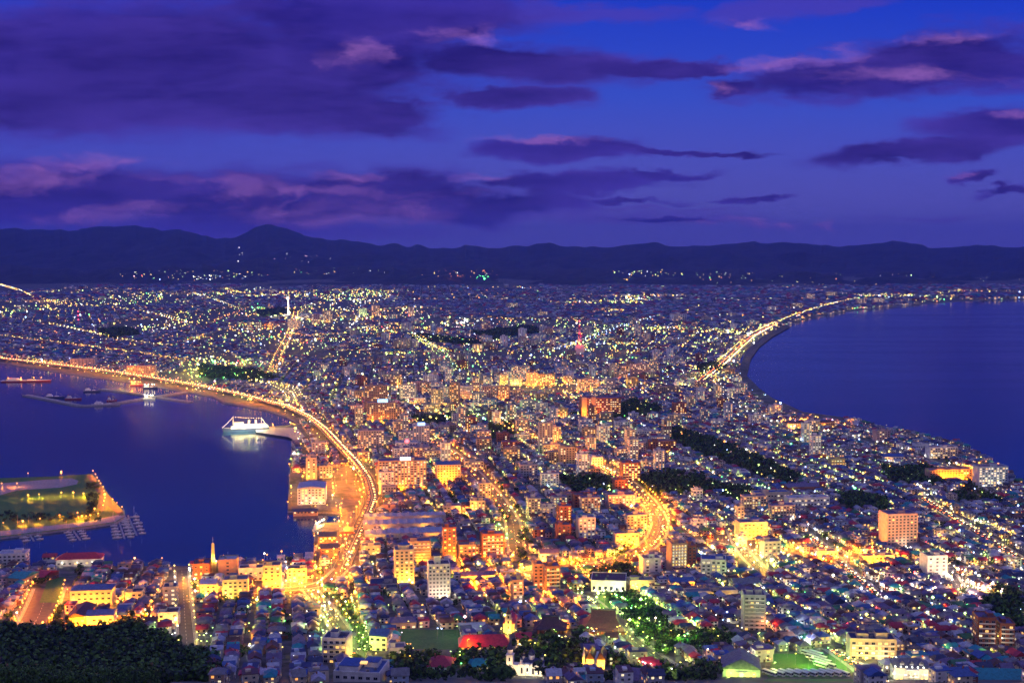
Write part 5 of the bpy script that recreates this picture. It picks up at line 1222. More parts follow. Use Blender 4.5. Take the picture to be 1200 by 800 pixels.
isapt = (RNG.random(n) < .010 + .05 * dens) & (HY > 1350) & (HY < 5500) & (proj(HX, HY, HZ)[0] > 400) & (proj(HX, HY, HZ)[0] < 1060 - np.clip(560 - proj(HX, HY, HZ)[1], 0, 200))
HSH = RNG.choice(8, n, p=[.2, .2, .14, .12, .1, .12, .06, .06]); HW = RNG.choice(len(wk), n, p=wp); HR = RNG.choice(len(rk_), n, p=rp)
order = np.argsort(HY); near = [i for i in order if not isapt[i] and proj(HX[i], HY[i], HZ[i])[1] < 806 and -8 < proj(HX[i], HY[i], HZ[i])[0] < 1208][:290]
nearset = np.zeros(n, bool); nearset[near] = True
_pc = {}
def pmesh(key, fn):
    if key not in _pc: _pc[key] = fn()
    return _pc[key]
items = []; RN = {'blue': 'blue', 'navy': 'dark navy', 'teal': 'teal', 'red': 'red', 'brown': 'brown', 'grey': 'grey', 'pale': 'pale lilac', 'violet': 'violet', 'green': 'dark green'}
SN = {'gable': 'gabled', 'gable_y': 'long-gabled', 'hip': 'hip-roofed', 'flat': 'flat-roofed'}
for i in near:
    w_, d_, h_, rk, rh = SHAPES[HSH[i]]; wc, rc = wk[HW[i]], rk_[HR[i]]
    t_ = thing('house', None, 'house', (HX[i], HY[i], HZ[i]), HA[i], 'houses on the hillside streets'); t_.scale = (HSC[i],) * 3
    def fw(): b = MB(); b.box(-w_ / 2, w_ / 2, -d_ / 2, d_ / 2, -3, h_, 'wall_' + wc); return b.mesh('wall')
    def fr_(): b = MB(); house_roof(b, w_, d_, h_, rk, rh, 'roof_' + rc, 'wall_' + wc); return b.mesh('roof')
    link('wall', pmesh(('w', HSH[i], wc), fw), t_); ro = link('roof', pmesh(('r', HSH[i], wc, rc), fr_), t_)
    if rk != 'flat' and i % 2: 
        def fc(): b = MB(); b.box(-.4, .4, -.4, .4, h_ + .5, h_ + rh + .9, 'wall_brick'); return b.mesh('chimney')
        link('chimney', pmesh(('c', HSH[i]), fc), ro, (w_ * .2, d_ * .12, 0))
    def fd(): b = MB(); b.box(-.5, .5, -.06, .05, 0, 2.1, 'trunk'); b.box(-.8, .8, -.7, .05, 2.2, 2.35, 'roof_grey'); return b.mesh('door')
    link('door', pmesh('door', fd), t_, (0, -d_ / 2 - .03, 0))
    # only the sides that can be seen from the hill get window frames of their own
    nl = 0
    for x, y, z, r in house_windows(w_, d_, h_):
        a_ = HA[i] + r - math.pi / 2
        if math.sin(a_) < .25 and True:
            m_ = gk[RNG.choice(5, p=[.7, .14, .08, .04, .04])]; nl += m_ != 'glass_dark'
            link('window', window_mesh(1.5, 1.3, m_, 'wall_white'), t_, (x, y, z), r)
    items.append((t_, f"{SN[rk]} {wc} house with {RN[rc]} roof", HX[i], HY[i]))
single_out(items)
# mid-rise blocks among the houses
ai = [i for i in order if isapt[i]]; keep = ai[:150]; rest = ai[150:]
apt_b = [apt_proto(*a) for a in APT]; AP = [Proto(b) for b in apt_b]; items = []
clash = []
for i in keep:
    k = int(HSH[i]) % 6; seed = int(i) % 3; wc = wk[HW[i]]
    def fa():
        b = apt_b[k]; me = bpy.data.meshes.new('apartment_building'); me.from_pydata(b.v, [], b.f); r = random.Random(k * 10 + seed)
        nm = ['wall_' + wc, 'roof_violet'] + gk
        for q in nm: me.materials.append(_mats[q])
        me.polygons.foreach_set('material_index', [0 if b.ms[m].name == 'W' else 1 if b.ms[m].name == 'R' else 2 + r.choices(range(5), (.55, .2, .13, .05, .07))[0] for m in b.m]); return me
    o = link('apartment_building', pmesh(('apt', k, seed, wc), fa), None, (HX[i], HY[i], HZ[i]), GA if i % 2 else GA + .05)
    tag(o, 'x', 'apartment building', 'mid-rise blocks scattered among the houses'); foot(HX[i], HY[i], APT[k][0] / 2, APT[k][1] / 2, GA)
    clash.append((HX[i], HY[i], max(APT[k][0], APT[k][1]) / 2 + 3)); items.append((o, f"{wc} {['four', 'six', 'eight', 'five', 'nine', 'eleven'][k]}-storey block", HX[i], HY[i]))
single_out(items)
for i in rest: k = int(HSH[i]) % 6; clash.append((HX[i], HY[i], max(APT[k][0], APT[k][1]) / 2 + 3))
alive = ~isapt & ~nearset
for x, y, r in clash: alive &= (np.abs(HX - x) > r) | (np.abs(HY - y) > r)
NS = len(wk)
def ch_house(PR):
    def f(i, k):
        p = PR[i]; names = [m.name for m in p.cls]; cls = np.array([{'W': 0, 'R': 1, 'G': 2}[names[c_]] for c_ in p.c])
        M_ = np.zeros((k, len(cls)), int); sel = CH[i]
        M_[:] = np.where(cls == 0, sel[0][:, None], np.where(cls == 1, NS + sel[1][:, None], 0))
        g_ = cls == 2; M_[:, g_] = NS + len(rk_) + RNG.choice(5, (k, g_.sum()), p=gp / gp.sum()); return M_
    return f
def runmerge(name, idx, PR, shp):
    global CH
    inst, CH = {}, {}
    for s_ in range(len(PR)):
        q = idx[shp[idx] == s_]
        if len(q): inst[s_] = np.stack([HX[q], HY[q], HZ[q], HA[q], HSC[q] * HS[q], HSC[q] * np.maximum(1, HS[q] * .75)], 1); CH[s_] = (HW[q], HR[q])
    return merge(name, PR, inst, SL, ch_house(PR))
mid = np.nonzero(alive & (HY < 3000))[0]; far = np.nonzero(alive & (HY >= 3000))[0]
print('mid', len(mid), 'far', len(far), 'apt', len(ai))
runmerge('town_houses', mid, HP, HSH); runmerge('distant_houses', far, HF, HSH % 6)
if rest: runmerge('distant_apartment_blocks', np.array(rest), AP, HSH % 6)
# label the placed mid-rises
items = [(o, f"{['white', 'cream', 'grey', 'tan', 'pink'][k % 5]} mid-rise", 0, 0) for k, o in enumerate([])]
for o in list(C.objects):
    if o.type == 'EMPTY' and o.get('group') in ('town centre mid-rise blocks', 'far mid-rise blocks in the northern town') and not o.get('label'):
        w = [c_ for c_ in o.children if c_.name.startswith('wall')][0]; col = w.data.materials[0].name.split('_')[1]
        items.append((o, f"{col} {'block in the town centre' if 'town centre' in o['group'] else 'block in the northern town'}", o.location[0], o.location[1]))
single_out(items)

# ------------------------------------------------------------------ lamps
LP = []   # x, y, base z, colour, power, height, lit?
def jitcol(c_):
    r = random.random()
    if c_ == 'orange': return 'orange' if r < .8 else 'amber'
    if c_ == 'greenish': return 'greenish' if r < .6 else 'yellow'
    if c_ == 'yellow': return 'yellow' if r < .55 else 'amber' if r < .75 else 'white'
    if c_ == 'pink': return 'pink' if r < .6 else 'white'
    if c_ == 'amber': return 'amber' if r < .6 else 'yellow'
    return c_
for nm, (pl, w, col, sp, pw, cars) in ROADS.items():
    p, _ = RP[nm]; d_ = np.r_[0, np.cumsum(np.hypot(*np.diff(p, axis=0).T))]; nn, _ = normals(p)
    for k, s_ in enumerate(np.arange(sp * .4, d_[-1], sp)):
        x = np.interp(s_, d_, p[:, 0]); y = np.interp(s_, d_, p[:, 1]); j = min(len(p) - 1, int(np.searchsorted(d_, s_)))
        for sd in (-1, 1):
            if nm == 'bay' and sd > 0 and k % 2: continue
            o_ = (w / 2 + 1.2) * sd if nm != 'bay' else 10.5 * sd
            X, Y_ = x + nn[j, 0] * o_, y + nn[j, 1] * o_
            if nm == 'bay' and not bool(inpoly(np.array([X]), np.array([Y_]), WORLDLAND)[0]): continue
            LP.append((X, Y_, None, jitcol(col), pw * random.uniform(.7, 1.25), 15 if nm == 'bay' else 8, 1))
for cx, cy_, rot, Wm, d, z, hh, col, cnt, pw in GLOW:
    for k in range(cnt):
        x = (-.5 + (k + .5) / cnt) * Wm; y = -d / 2 - min(9, 4 + hh * .25)
        LP.append((cx + x * math.cos(rot) - y * math.sin(rot), cy_ + x * math.sin(rot) + y * math.cos(rot), z, jitcol(col), pw, 4.5, 1))
for X, Y_, col, pw, h_ in FLOODS: LP.append((X, Y_, None, col, pw, h_, 1))
# lamps between the houses: (pixel ellipse, how many, colour weights, power)
def snap(x, y):
    cell, ang = (11.6, GA) if y < 1300 else (12.2, GA) if y < 1900 else (13.5, R(14))
    c_, n_ = math.cos(ang), math.sin(ang); uu = x * c_ + y * n_; vv = -x * n_ + y * c_; per = 2 * cell + 5.5
    k = round((uu - 1.5 * cell - 2.75) / per); uu = k * per + 1.5 * cell + 2.75 + random.choice((-2.1, 2.1)); return uu * c_ - vv * n_, uu * n_ + vv * c_
W1 = {'yellow': 8, 'white': 2, 'greenish': 8, 'orange': 3, 'amber': 4, 'cool': 1, 'pink': 1, 'red': .3, 'green': .5}
W2 = {'yellow': 5, 'white': 3, 'greenish': 6, 'cool': 2, 'amber': 1.5, 'orange': .6, 'pink': .8, 'red': .2, 'green': .4}
WO = {'orange': 7, 'amber': 3, 'yellow': 1, 'white': .5}
WG = {'greenish': 6, 'green': 2, 'yellow': 2}
WY = {'yellow': 5, 'white': 3, 'amber': 2}
Z_ = [((600, 372, 640, 34), 6200, W1, 10), ((600, 346, 640, 10), 3000, W1, 12), ((450, 430, 460, 45), 3400, W1, 6), ((640, 500, 330, 60), 800, W1, 3), ((840, 520, 260, 90), 520, W2, 2.2), ((1000, 640, 230, 110), 480, W2, 1.8),
      ((700, 720, 560, 80), 420, W2, 1.6), ((400, 640, 130, 90), 120, WO, 6), ((390, 580, 45, 75), 90, WO, 6), ((470, 585, 110, 40), 70, WO, 7), ((620, 680, 90, 30), 60, WO, 8), ((560, 670, 70, 22), 30, WO, 7), ((350, 690, 70, 22), 34, WO, 7),
      ((150, 715, 90, 26), 30, WO, 6), ((260, 690, 60, 20), 24, WO, 8), ((960, 650, 90, 14), 30, WO, 9), ((700, 668, 60, 16), 34, WO, 7), ((762, 605, 20, 36), 24, WO, 6), ((640, 455, 70, 16), 60, WO, 10), ((470, 488, 50, 12), 36, WO, 9),
      ((340, 476, 40, 14), 30, WO, 7), ((540, 460, 110, 26), 110, W1, 9), ((560, 492, 60, 8), 50, WG, 8), ((520, 418, 50, 22), 60, WG, 8), ((262, 434, 50, 14), 110, {'greenish': 4, 'green': 5, 'yellow': 3}, 30), ((250, 430, 40, 10), 26, WY, 12), ((590, 620, 25, 40), 30, WG, 4),
      ((720, 705, 45, 18), 30, WG, 5), ((770, 735, 70, 26), 54, WG, 5), ((880, 368, 170, 26), 700, W1, 12), ((780, 400, 160, 40), 500, W1, 6), ((960, 352, 120, 12), 240, WY, 12), ((850, 355, 200, 14), 360, W1, 12), ((400, 735, 36, 40), 36, WG, 5), ((895, 650, 30, 20), 20, WG, 6), ((860, 575, 40, 16), 16, WG, 4), ((1010, 570, 60, 16), 20, WG, 3), ((950, 780, 60, 18), 14, WG, 4),
      ((225, 323, 90, 6), 90, W1, 20), ((240, 326, 16, 3), 14, {'white': 1}, 40), ((400, 318, 60, 5), 26, W1, 14), ((540, 321, 50, 4), 34, WO, 20), ((565, 326, 9, 3), 16, {'green': 1}, 40), ((735, 327, 5, 2), 6, {'amber': 1}, 60), ((760, 320, 50, 4), 44, W2, 20),
      ((850, 323, 40, 4), 26, W1, 20), ((302, 360, 10, 4), 14, {'green': 1}, 30), ((540, 378, 9, 3), 14, {'white': 1}, 60), ((742, 347, 40, 8), 24, WO, 20), ((640, 352, 60, 8), 50, WO, 14), ((430, 358, 90, 8), 80, WY, 16), ((500, 357, 60, 5), 40, {'white': 3, 'greenish': 2}, 26),
      ((1060, 343, 110, 5), 120, WY, 20), ((1110, 341, 50, 3), 50, {'orange': 3, 'red': 1, 'yellow': 3}, 30), ((930, 372, 60, 12), 90, WY, 14), ((860, 405, 40, 18), 60, WY, 14), ((985, 350, 60, 6), 60, WO, 14), ((285, 385, 36, 6), 40, WO, 14), ((330, 362, 40, 8), 40, WO, 12), ((400, 374, 60, 10), 70, WY, 14),
      ((100, 405, 120, 16), 120, WO, 9), ((60, 350, 60, 10), 60, WY, 20), ((980, 345, 150, 10), 100, W1, 14), ((0 + 60, 380, 90, 20), 100, WY, 10), ((1155, 560, 40, 22), 24, WO, 10), ((950, 499, 42, 5), 44, {'orange': 1}, 70), ((1110, 690, 70, 16), 34, {'pink': 3, 'white': 3, 'orange': 1}, 7), ((1060, 785, 30, 12), 10, WY, 6),
      ((1150, 640, 50, 40), 50, WY, 3), ((800, 655, 30, 16), 12, WY, 6), ((700, 440, 90, 16), 60, W1, 6), ((280, 300, 6, 12), 6, {'white': 1}, 14), ((360, 303, 50, 6), 12, {'white': 1, 'pink': 1}, 12), ((1000, 328, 200, 8), 40, W1, 14), ((930, 332, 10, 3), 4, {'green': 1, 'yellow': 1}, 30)]
cand = []
for (cx, cy_, rx, ry), cnt, wts, pw in Z_:
    ks = list(wts); ws = [wts[k] for k in ks]
    for _ in range(cnt):
        a_ = random.uniform(0, 6.283); r_ = math.sqrt(random.random()); px, py = cx + rx * r_ * math.cos(a_), cy_ + ry * r_ * math.sin(a_)
        if not (-30 < px < 1230 and py < 805): continue
        if py < 334:
            # up on the hills: march to the slopes' rough height
            Y_ = np.interp(py, [300, 334], [13400, 10700]); X = (px - 600) / F * Y_; cand.append((X, Y_, HC + (290 - py) / F * Y_, random.choices(ks, ws)[0], pw)); continue
        if py < 470 and rx > 250 and float(fbm(np.array(px / 22.), np.array(py / 7.), 55, 3)) < random.uniform(.18, .54): continue
        g_ = at(px, py)
        if g_[1] < 2600 and random.random() < .75: g_ = snap(g_[0], g_[1])
        cand.append((g_[0], g_[1], None, random.choices(ks, ws)[0], pw))
for _ in range(64):  # lamp-lit streets of the far town
    px, py = random.uniform(0, 880), random.uniform(343, 420); g_ = at(px, py); a_ = random.choice((R(95), R(70), R(115), R(5), R(-20), R(25))); col = random.choice(('yellow', 'amber', 'orange', 'greenish', 'yellow', 'white')); sp = random.uniform(38, 75)
    for k in range(int(random.uniform(8, 26))):
        cand.append((g_[0] + math.cos(a_) * sp * k + random.gauss(0, 4), g_[1] + math.sin(a_) * sp * k + random.gauss(0, 4), None, col, 9))
cx_ = np.array([c_[0] for c_ in cand]); cy2 = np.array([c_[1] for c_ in cand]); g_ = inpoly(cx_, cy2, WORLDLAND)
for fx, fy, hw, hd, r in FOOT:
    s_ = np.hypot(cx_ - fx, cy2 - fy) < max(hw, hd) * 1.05 + 1; g_ &= ~s_
# not inside a house
bx = {}
for x, y in zip(HX[HY < 3000], HY[HY < 3000]): bx.setdefault((int(x // 12), int(y // 12)), []).append((x, y))
for i, c_ in enumerate(cand):
    if not g_[i]: continue
    x, y, z, col, pw = c_
    if y < 3000:
        for _ in range(6):
            near_ = [(hx, hy) for a_ in (-1, 0, 1) for b2 in (-1, 0, 1) for hx, hy in bx.get((int(x // 12) + a_, int(y // 12) + b2), []) if math.hypot(hx - x, hy - y) < 6.2]
            if not near_: break
            hx, hy = near_[0]; d_ = math.hypot(x - hx, y - hy) + 1e-6; x, y = hx + (x - hx) / d_ * 6.4, hy + (y - hy) / d_ * 6.4
        if not bool(inpoly(np.array([x]), np.array([y]), WORLDLAND)[0]): continue
    LP.append((x, y, z, col, pw * random.uniform(.5, 1.5), random.uniform(5, 8), 2 if y < 3200 else 3))
# island and quay lamps; amber lawn ones added in place of moving-light streaks
for px, py in [(33, 559), (72, 557), (109, 556), (112, 560), (114, 564), (116, 568), (118, 571), (121, 575), (122, 580), (123, 584), (123, 588), (122, 592), (121, 597), (132, 590), (137, 594), (143, 599), (111, 601), (115, 607), (91, 606), (92, 611), (96, 610), (101, 610), (106, 609), (70, 609), (47, 613), (27, 616), (4, 618), (-20, 621),
               (20, 571), (2, 571), (33, 585), (46, 584), (72, 582), (86, 582), (98, 583), (262, 657), (190, 660), (158, 660), (330, 652), (345, 655), (313, 656), (341, 542), (341, 574), (339, 548), (345, 505), (320, 502), (352, 512), (370, 616), (380, 614), (392, 614)]:
    g2 = at(px, py, 2.6); white = (341, 574) == (px, py) or (341, 542) == (px, py)
    LP.append((g2[0], g2[1], 2.6, 'greenish' if white else 'amber' if 580 < py < 587 else 'orange', 22 if white else 26 if 580 < py < 587 else 9, 6, 1))
for px, py, col, pw in ((302, 361, 'green', 500), (539, 379, 'white', 500), (491, 327, 'green', 60), (565, 326, 'green', 300), (659, 736, 'orange', 14), (700, 747, 'orange', 7), (675, 712, 'orange', 14), (625, 712, 'orange', 12), (483, 766, 'orange', 10), (548, 760, 'orange', 4), (937, 757, 'cool', 26), (1055, 700, 'white', 10),
                        (1160, 700, 'pink', 40), (1075, 575, 'white', 30), (1170, 573, 'white', 30), (757, 475, 'yellow', 60), (845, 470, 'amber', 24), (1030, 655, 'white', 30), (1022, 650, 'yellow', 30), (560, 668, 'yellow', 20), (335, 668, 'white', 16), (310, 658, 'white', 16), (409, 656, 'white', 20), (560, 573, 'white', 18), (397, 480, 'white', 30), (843, 690, 'greenish', 12), (1160, 772, 'yellow', 5), (975, 753, 'greenish', 12), (1003, 778, 'yellow', 8), (20, 730, 'white', 16), (232, 697, 'yellow', 14), (222, 676, 'white', 20)):
    g2 = at(px, py); LP.append((g2[0], g2[1], None, col, pw, 9 if g2[1] < 4000 else 24, 1))
LP = [l for l in LP if -60 < proj(l[0], l[1], 5)[0] < 1260]
LP.sort(key=lambda l: l[1]); print('lamps', len(LP))
PW = 1250.0
BO = lambda c_: 2.9 if c_ == 'orange' else 1.7 if c_ == 'amber' else .9
CN = {'orange': 'orange', 'amber': 'amber', 'yellow': 'pale yellow', 'white': 'white', 'greenish': 'greenish', 'cool': 'cold white', 'pink': 'pinkish', 'red': 'red', 'green': 'green', 'blue': 'blue'}
def lampz(l): return float(ht(l[0], l[1])) if l[2] is None else l[2]
items = []
for l in LP[:290]:
    x, y, z, col, pw, h_, lit_ = l; z = lampz(l); hk = 'low' if h_ < 5 else 'tall'; hh = {'low': 3.4, 'tall': 7.5}[hk] if h_ < 12 else 15
    t_ = thing('street_lamp' if hk == 'tall' else 'floodlight', None, 'street lamp' if hk == 'tall' else 'floodlight', (x, y, z), random.uniform(0, 6.28), 'street lamps of the near streets' if hk == 'tall' else 'floodlights before the facades')
    def fp(): b = MB(); b.cyl(0, 0, 0, hh, .12, .08, 'metal', 6); b.tube((0, 0, hh), (1.2, 0, hh + .35), .06, 'metal'); b.cyl(0, 0, 0, .5, .22, .18, 'concrete', 6); return b.mesh('pole')
    def fh_(): b = MB(); b.lathe(1.2, 0, [(hh - .25, .08), (hh - .05, .42), (hh + .25, .5), (hh + .45, .2)], 'glow_' + col, 8); return b.mesh('lamp_head')
    link('pole', pmesh(('pole', hh), fp), t_); link('lamp_head', pmesh(('head', hh, col), fh_), t_)
    def fcap(): b = MB(); b.lathe(1.2, 0, [(hh + .46, .55), (hh + .6, .3), (hh + .68, .05)], 'metal', 8); return b.mesh('lamp_cap')
    link('lamp_cap', pmesh(('cap', hh), fcap), t_)
    addlight(1.2, 0, hh - .5, col, pw * PW * BO(col), .45, t_)
    items.append((t_, f"{CN[col]} {'street lamp' if hk == 'tall' else 'floodlight on a short post'}", x, y))
single_out(items)
rest = LP[290:]
def lb(): 
    b = MB(); b.add([(0, 0, -1), (1, 0, 0), (0, 1, 0), (-1, 0, 0), (0, -1, 0), (0, 0, 1)], [(0, 2, 1), (0, 3, 2), (0, 4, 3), (0, 1, 4), (5, 1, 2), (5, 2, 3), (5, 3, 4), (5, 4, 1)], 'W'); return Proto(b)
def post(): b = MB(); b.box(-.1, .1, -.1, .1, 0, 1, 'R'); return Proto(b)
LC = list(LAMPC); slots = ['glow_' + k for k in LC] + ['metal']
A = []; A2 = []; cc = []
for l in rest:
    z = lampz(l); big_ = 1.0 + min(1.2, l[4] / 60.0) * .6
    sz = min(2.3, math.exp(random.gauss(-.2, .5))) if l[6] != 1 else random.uniform(.8, 1.2)
    r = min(.46 + l[1] * .00029, 2.8) * sz * big_ * (.85 if l[6] != 1 else 1 if l[1] < 2500 else .62)
    A.append((l[0], l[1], z + l[5], 0, r, r)); A2.append((l[0], l[1], z, 0, 1 + l[1] / 3000, l[5])); cc.append(LC.index(l[3]))
cc = np.array(cc)
sl_ = merge('distant_street_lamps', [lb(), post()], {0: A, 1: A2}, slots, lambda i, k: np.repeat(cc[:, None], 8, 1) if i == 0 else np.full((k, 6), len(LC)))
nl = 0
for l in rest:
    if l[6] == 1 or (l[6] == 2 and random.random() < .8) or (l[6] == 3 and random.random() < .075):
        addlight(l[0], l[1], lampz(l) + l[5] - 1, l[3], l[4] * PW * BO(l[3]) * (1, 1, 1.5, 3.5)[l[6]], .6 if l[6] < 3 else 2, sl_); nl += 1
print('lights', nl)

# ------------------------------------------------------------------ cars
CC = {'white': (.7, .7, .7), 'silver': (.4, .4, .42), 'black': (.02, .02, .02), 'red': (.4, .03, .03), 'blue': (.05, .1, .3)}
for k, c_ in CC.items(): mat('paint_' + k, c_, rough=.3, noise=0)
mat('tyre', (.015, .015, .015), noise=0); mat('headlamp', (.8, .8, .8), noise=0, emit=(1, .62, .28), strength=14, sample=False); mat('taillamp', (.4, .02, .02), noise=0, emit=(1, .14, .02), strength=11, sample=False)
def carbody(m):
    b = MB(); b.box(-2.2, 2.2, -.85, .85, .3, .85, m); b.add([(-1.9, -.82, .85), (1.1, -.82, .85), (1.1, .82, .85), (-1.9, .82, .85), (-1.5, -.68, 1.42), (.4, -.68, 1.42), (.4, .68, 1.42), (-1.5, .68, 1.42)], [(4, 5, 6, 7)], m)
    b.add([(-1.9, -.82, .85), (1.1, -.82, .85), (1.1, .82, .85), (-1.9, .82, .85), (-1.5, -.68, 1.42), (.4, -.68, 1.42), (.4, .68, 1.42), (-1.5, .68, 1.42)], [(0, 1, 5, 4), (1, 2, 6, 5), (2, 3, 7, 6), (3, 0, 4, 7)], 'glass_dark'); return b
def fwheel(): b = MB(); b.T = lambda p: (p[0], p[2], p[1]); b.cyl(0, 0, -.1, .1, .32, .32, 'tyre', 10); b.cyl(0, 0, -.11, .11, .17, .17, 'metal', 8); return b.mesh('wheel')
def flamp(m, n): b = MB(); b.box(-.08, .08, -.28, .28, -.16, .16, m); return b.mesh(n)
items = []; ncar = 0; CARS = []
for nm, (pl, w, col, sp, pw, cars) in ROADS.items():
    if not cars: continue
    p, _ = RP[nm]; d_ = np.r_[0, np.cumsum(np.hypot(*np.diff(p, axis=0).T))]; nn, dd = normals(p)
    gap = {'bay': 13, 'coast': 24, 'arc': 22, 'north_west': 160, 'tower_street': 160, 'main': 55, 'slope': 48, 'green_diag': 30, 'school_street': 12, 'diag': 14, 'right_street': 13, 'right_cross': 18}.get(nm, 26)
    for lane in (-1, 1):
        s_ = random.uniform(4, 12)
        while s_ < d_[-1] - 5:
            j = min(len(p) - 1, int(np.searchsorted(d_, s_))); x = np.interp(s_, d_, p[:, 0]); y = np.interp(s_, d_, p[:, 1])
            o_ = lane * w * .22; X, Y_ = x + nn[j, 0] * o_, y + nn[j, 1] * o_
            z = float(ht(X, Y_)) + .25 if nm != 'bay' else float(np.interp(s_, d_, fadeh)) + 2.55
            toward = dd[j] * (1 if lane > 0 else -1)
            CARS.append((X, Y_, z, math.atan2(toward[1], toward[0]), nm)); s_ += gap * random.uniform(.6, 1.5)
CARS.sort(key=lambda c_: c_[1]); CARS = [c_ for c_ in CARS if -20 < proj(c_[0], c_[1], 5)[0] < 1220 and proj(c_[0], c_[1], c_[2])[1] < 806]
print('cars', len(CARS))
RT = {'bay': 'on the harbour viaduct', 'main': 'on the main street', 'arc': 'on the bright orange bend', 'slope': 'on the green-lit slope', 'coast': 'on the coast road', 'green_diag': 'on the yellow-green street'}
STEP_ = max(1, math.ceil(len(CARS) / 296))
keepc = CARS[:296]
for k, (X, Y_, z, a_, nm) in enumerate(keepc):
    m = random.choice(list(CC)); near_ = Y_ < 1500
    if near_:
        t_ = thing('car', None, 'car', (X, Y_, z), a_, 'cars driving through the town')
        link('body', pmesh(('car', m), lambda: carbody('paint_' + m).mesh('body')), t_)
        for x in (-1.4, 1.4):
            for y in (-.82, .82): link('wheel', pmesh('wheel', fwheel), t_, (x, y, .32))
        for y in (-.55, .55): link('headlight', pmesh('hl', lambda: flamp('headlamp', 'headlight')), t_, (2.22, y, .65)); link('tail_light', pmesh('tl', lambda: flamp('taillamp', 'tail_light')), t_, (-2.22, y, .68))
    else:
        def fc2():
            b = carbody('paint_' + m)
            for y in (-.55, .55): b.box(2.2, 2.3, y - .3, y + .3, .45, .85, 'headlamp'); b.box(-2.3, -2.2, y - .3, y + .3, .45, .85, 'taillamp')
            for x in (-1.4, 1.4): b.box(x - .3, x + .3, -.9, .9, 0, .6, 'tyre')
            return b.mesh('car')
        t_ = link('car', pmesh(('car2', m), fc2), None, (X, Y_, z), a_); t_.scale = (1, 1, 1); tag(t_, 'x', 'car', 'cars driving through the town')
    way = 'showing headlights' if math.sin(a_) < 0 else 'showing tail lights'
    items.append((t_, f"{m} car {way}", X, Y_))
single_out(items)
if len(CARS) > 296:
    b = MB(); carp = carbody('W')
    for y in (-.55, .55): carp.box(2.2, 2.4, y - .35, y + .35, .45, .95, 'headlamp'); carp.box(-2.4, -2.2, y - .35, y + .35, .45, .95, 'taillamp')
    pr = Proto(carp); nm2 = [m.name for m in pr.cls]; A = [(c_[0], c_[1], c_[2], c_[3], 1.35, 1.35) for c_ in CARS[296:]]
    mp_ = {'W': 0, 'glass_dark': 1, 'headlamp': 2, 'taillamp': 3}
    merge('distant_cars', [pr], {0: A}, ['paint_silver', 'glass_dark', 'headlamp', 'taillamp'], lambda i, k: np.tile(np.array([mp_[nm2[c_]] for c_ in pr.c]), (k, 1)))
# parked white coaches beside the playing field
items = []
def coach():
    b = MB(); b.box(-5.4, 5.4, -1.2, 1.2, .5, 3.1, 'paint_white', .97); return b.mesh('body')
def cglass():
    b = MB(); b.box(-5.1, 5.1, -1.24, 1.24, 1.7, 2.5, 'glass_dark'); b.box(5.2, 5.42, -1.05, 1.05, 1.4, 2.7, 'glass_dark'); return b.mesh('windows')
RN_ = 0
spots = [((902 + i * 9.4), 791, 28) for i in range(10)] + [(947 + i * 5, 768 + i * 4.5, 36) for i in range(4)] + [(956 + i * 5, 768 + i * 4.5, 36) for i in range(4)]
for px, py, r in spots:
    g2 = at(px, py); a_ = math.atan2(-.9, .6) + .1
    t_ = thing('coach', None, 'coach', (g2[0], g2[1], float(ht(g2[0], g2[1])) + .35), a_, 'white coaches parked beside the playing field')
    link('body', pmesh('coach', coach), t_); link('windows', pmesh('cglass', cglass), t_)
    for x in (-3.6, 3.6):
        for y in (-1.1, 1.1): o = link('wheel', pmesh('wheel', fwheel), t_, (x, y, .5)); o.scale = (1.5, 1, 1.5)
    items.append((t_, 'parked white coach', g2[0], g2[1]))
single_out(items)
single_out([(o, ['yacht with blue sail cover', 'larger white yacht', 'small yacht with dark sail cover'][i], o.location[0], o.location[1]) for o, i in YACHTS])
for o, i in YACHTS: o['group'] = 'yachts moored at the island marina'

# ------------------------------------------------------------------ trees
mat('leaf_dark', (.014, .028, .010), rough=.7, noise=.4, scale=.8); mat('leaf_mid', (.036, .085, .016), rough=.7, noise=.4, scale=.8); mat('leaf_light', (.075, .15, .028), rough=.7, noise=.4, scale=.8)
def crown(seed, n, size, lobes=6):
    r = np.random.default_rng(seed); b = MB(); L_ = [(r.normal(0, .26), r.normal(0, .26), .58 + r.uniform(-.18, .26), r.uniform(.22, .36)) for _ in range(lobes)]
    for k in range(n):
        lx, ly, lz, lr = L_[r.integers(lobes)]; d = r.normal(size=3); d /= np.linalg.norm(d); q = np.array([lx, ly, lz]) + d * lr * r.uniform(.55, 1.1)
        a = r.normal(size=3); a = a - a.dot(d) * d * .6; a /= np.linalg.norm(a); c2 = np.cross(d, a); s_ = size * r.uniform(.6, 1.4)
        b.add([q - a * s_, q - c2 * s_, q + a * s_ * 1.1, q + c2 * s_], [(0, 1, 2, 3)], ('leaf_dark', 'leaf_mid', 'leaf_light')[min(2, int(r.integers(3)))])
    return b
def conifer(seed, n, size):
    r = np.random.default_rng(seed); b = MB()
    for k in range(n):
        t_ = r.random() ** .8; z = .12 + .88 * t_; rad = (1 - t_) * .26 * r.uniform(.6, 1.1); a_ = r.uniform(0, 6.28); q = np.array([rad * math.cos(a_), rad * math.sin(a_), z]); o_ = np.array([math.cos(a_), math.sin(a_), -.5]); s2 = np.array([-math.sin(a_), math.cos(a_), 0]); s_ = size
        b.add([q - s2 * s_, q + o_ * s_ * 1.3, q + s2 * s_, q - o_ * s_ * .7], [(0, 1, 2, 3)], ('leaf_dark', 'leaf_mid')[k % 2])
    return b
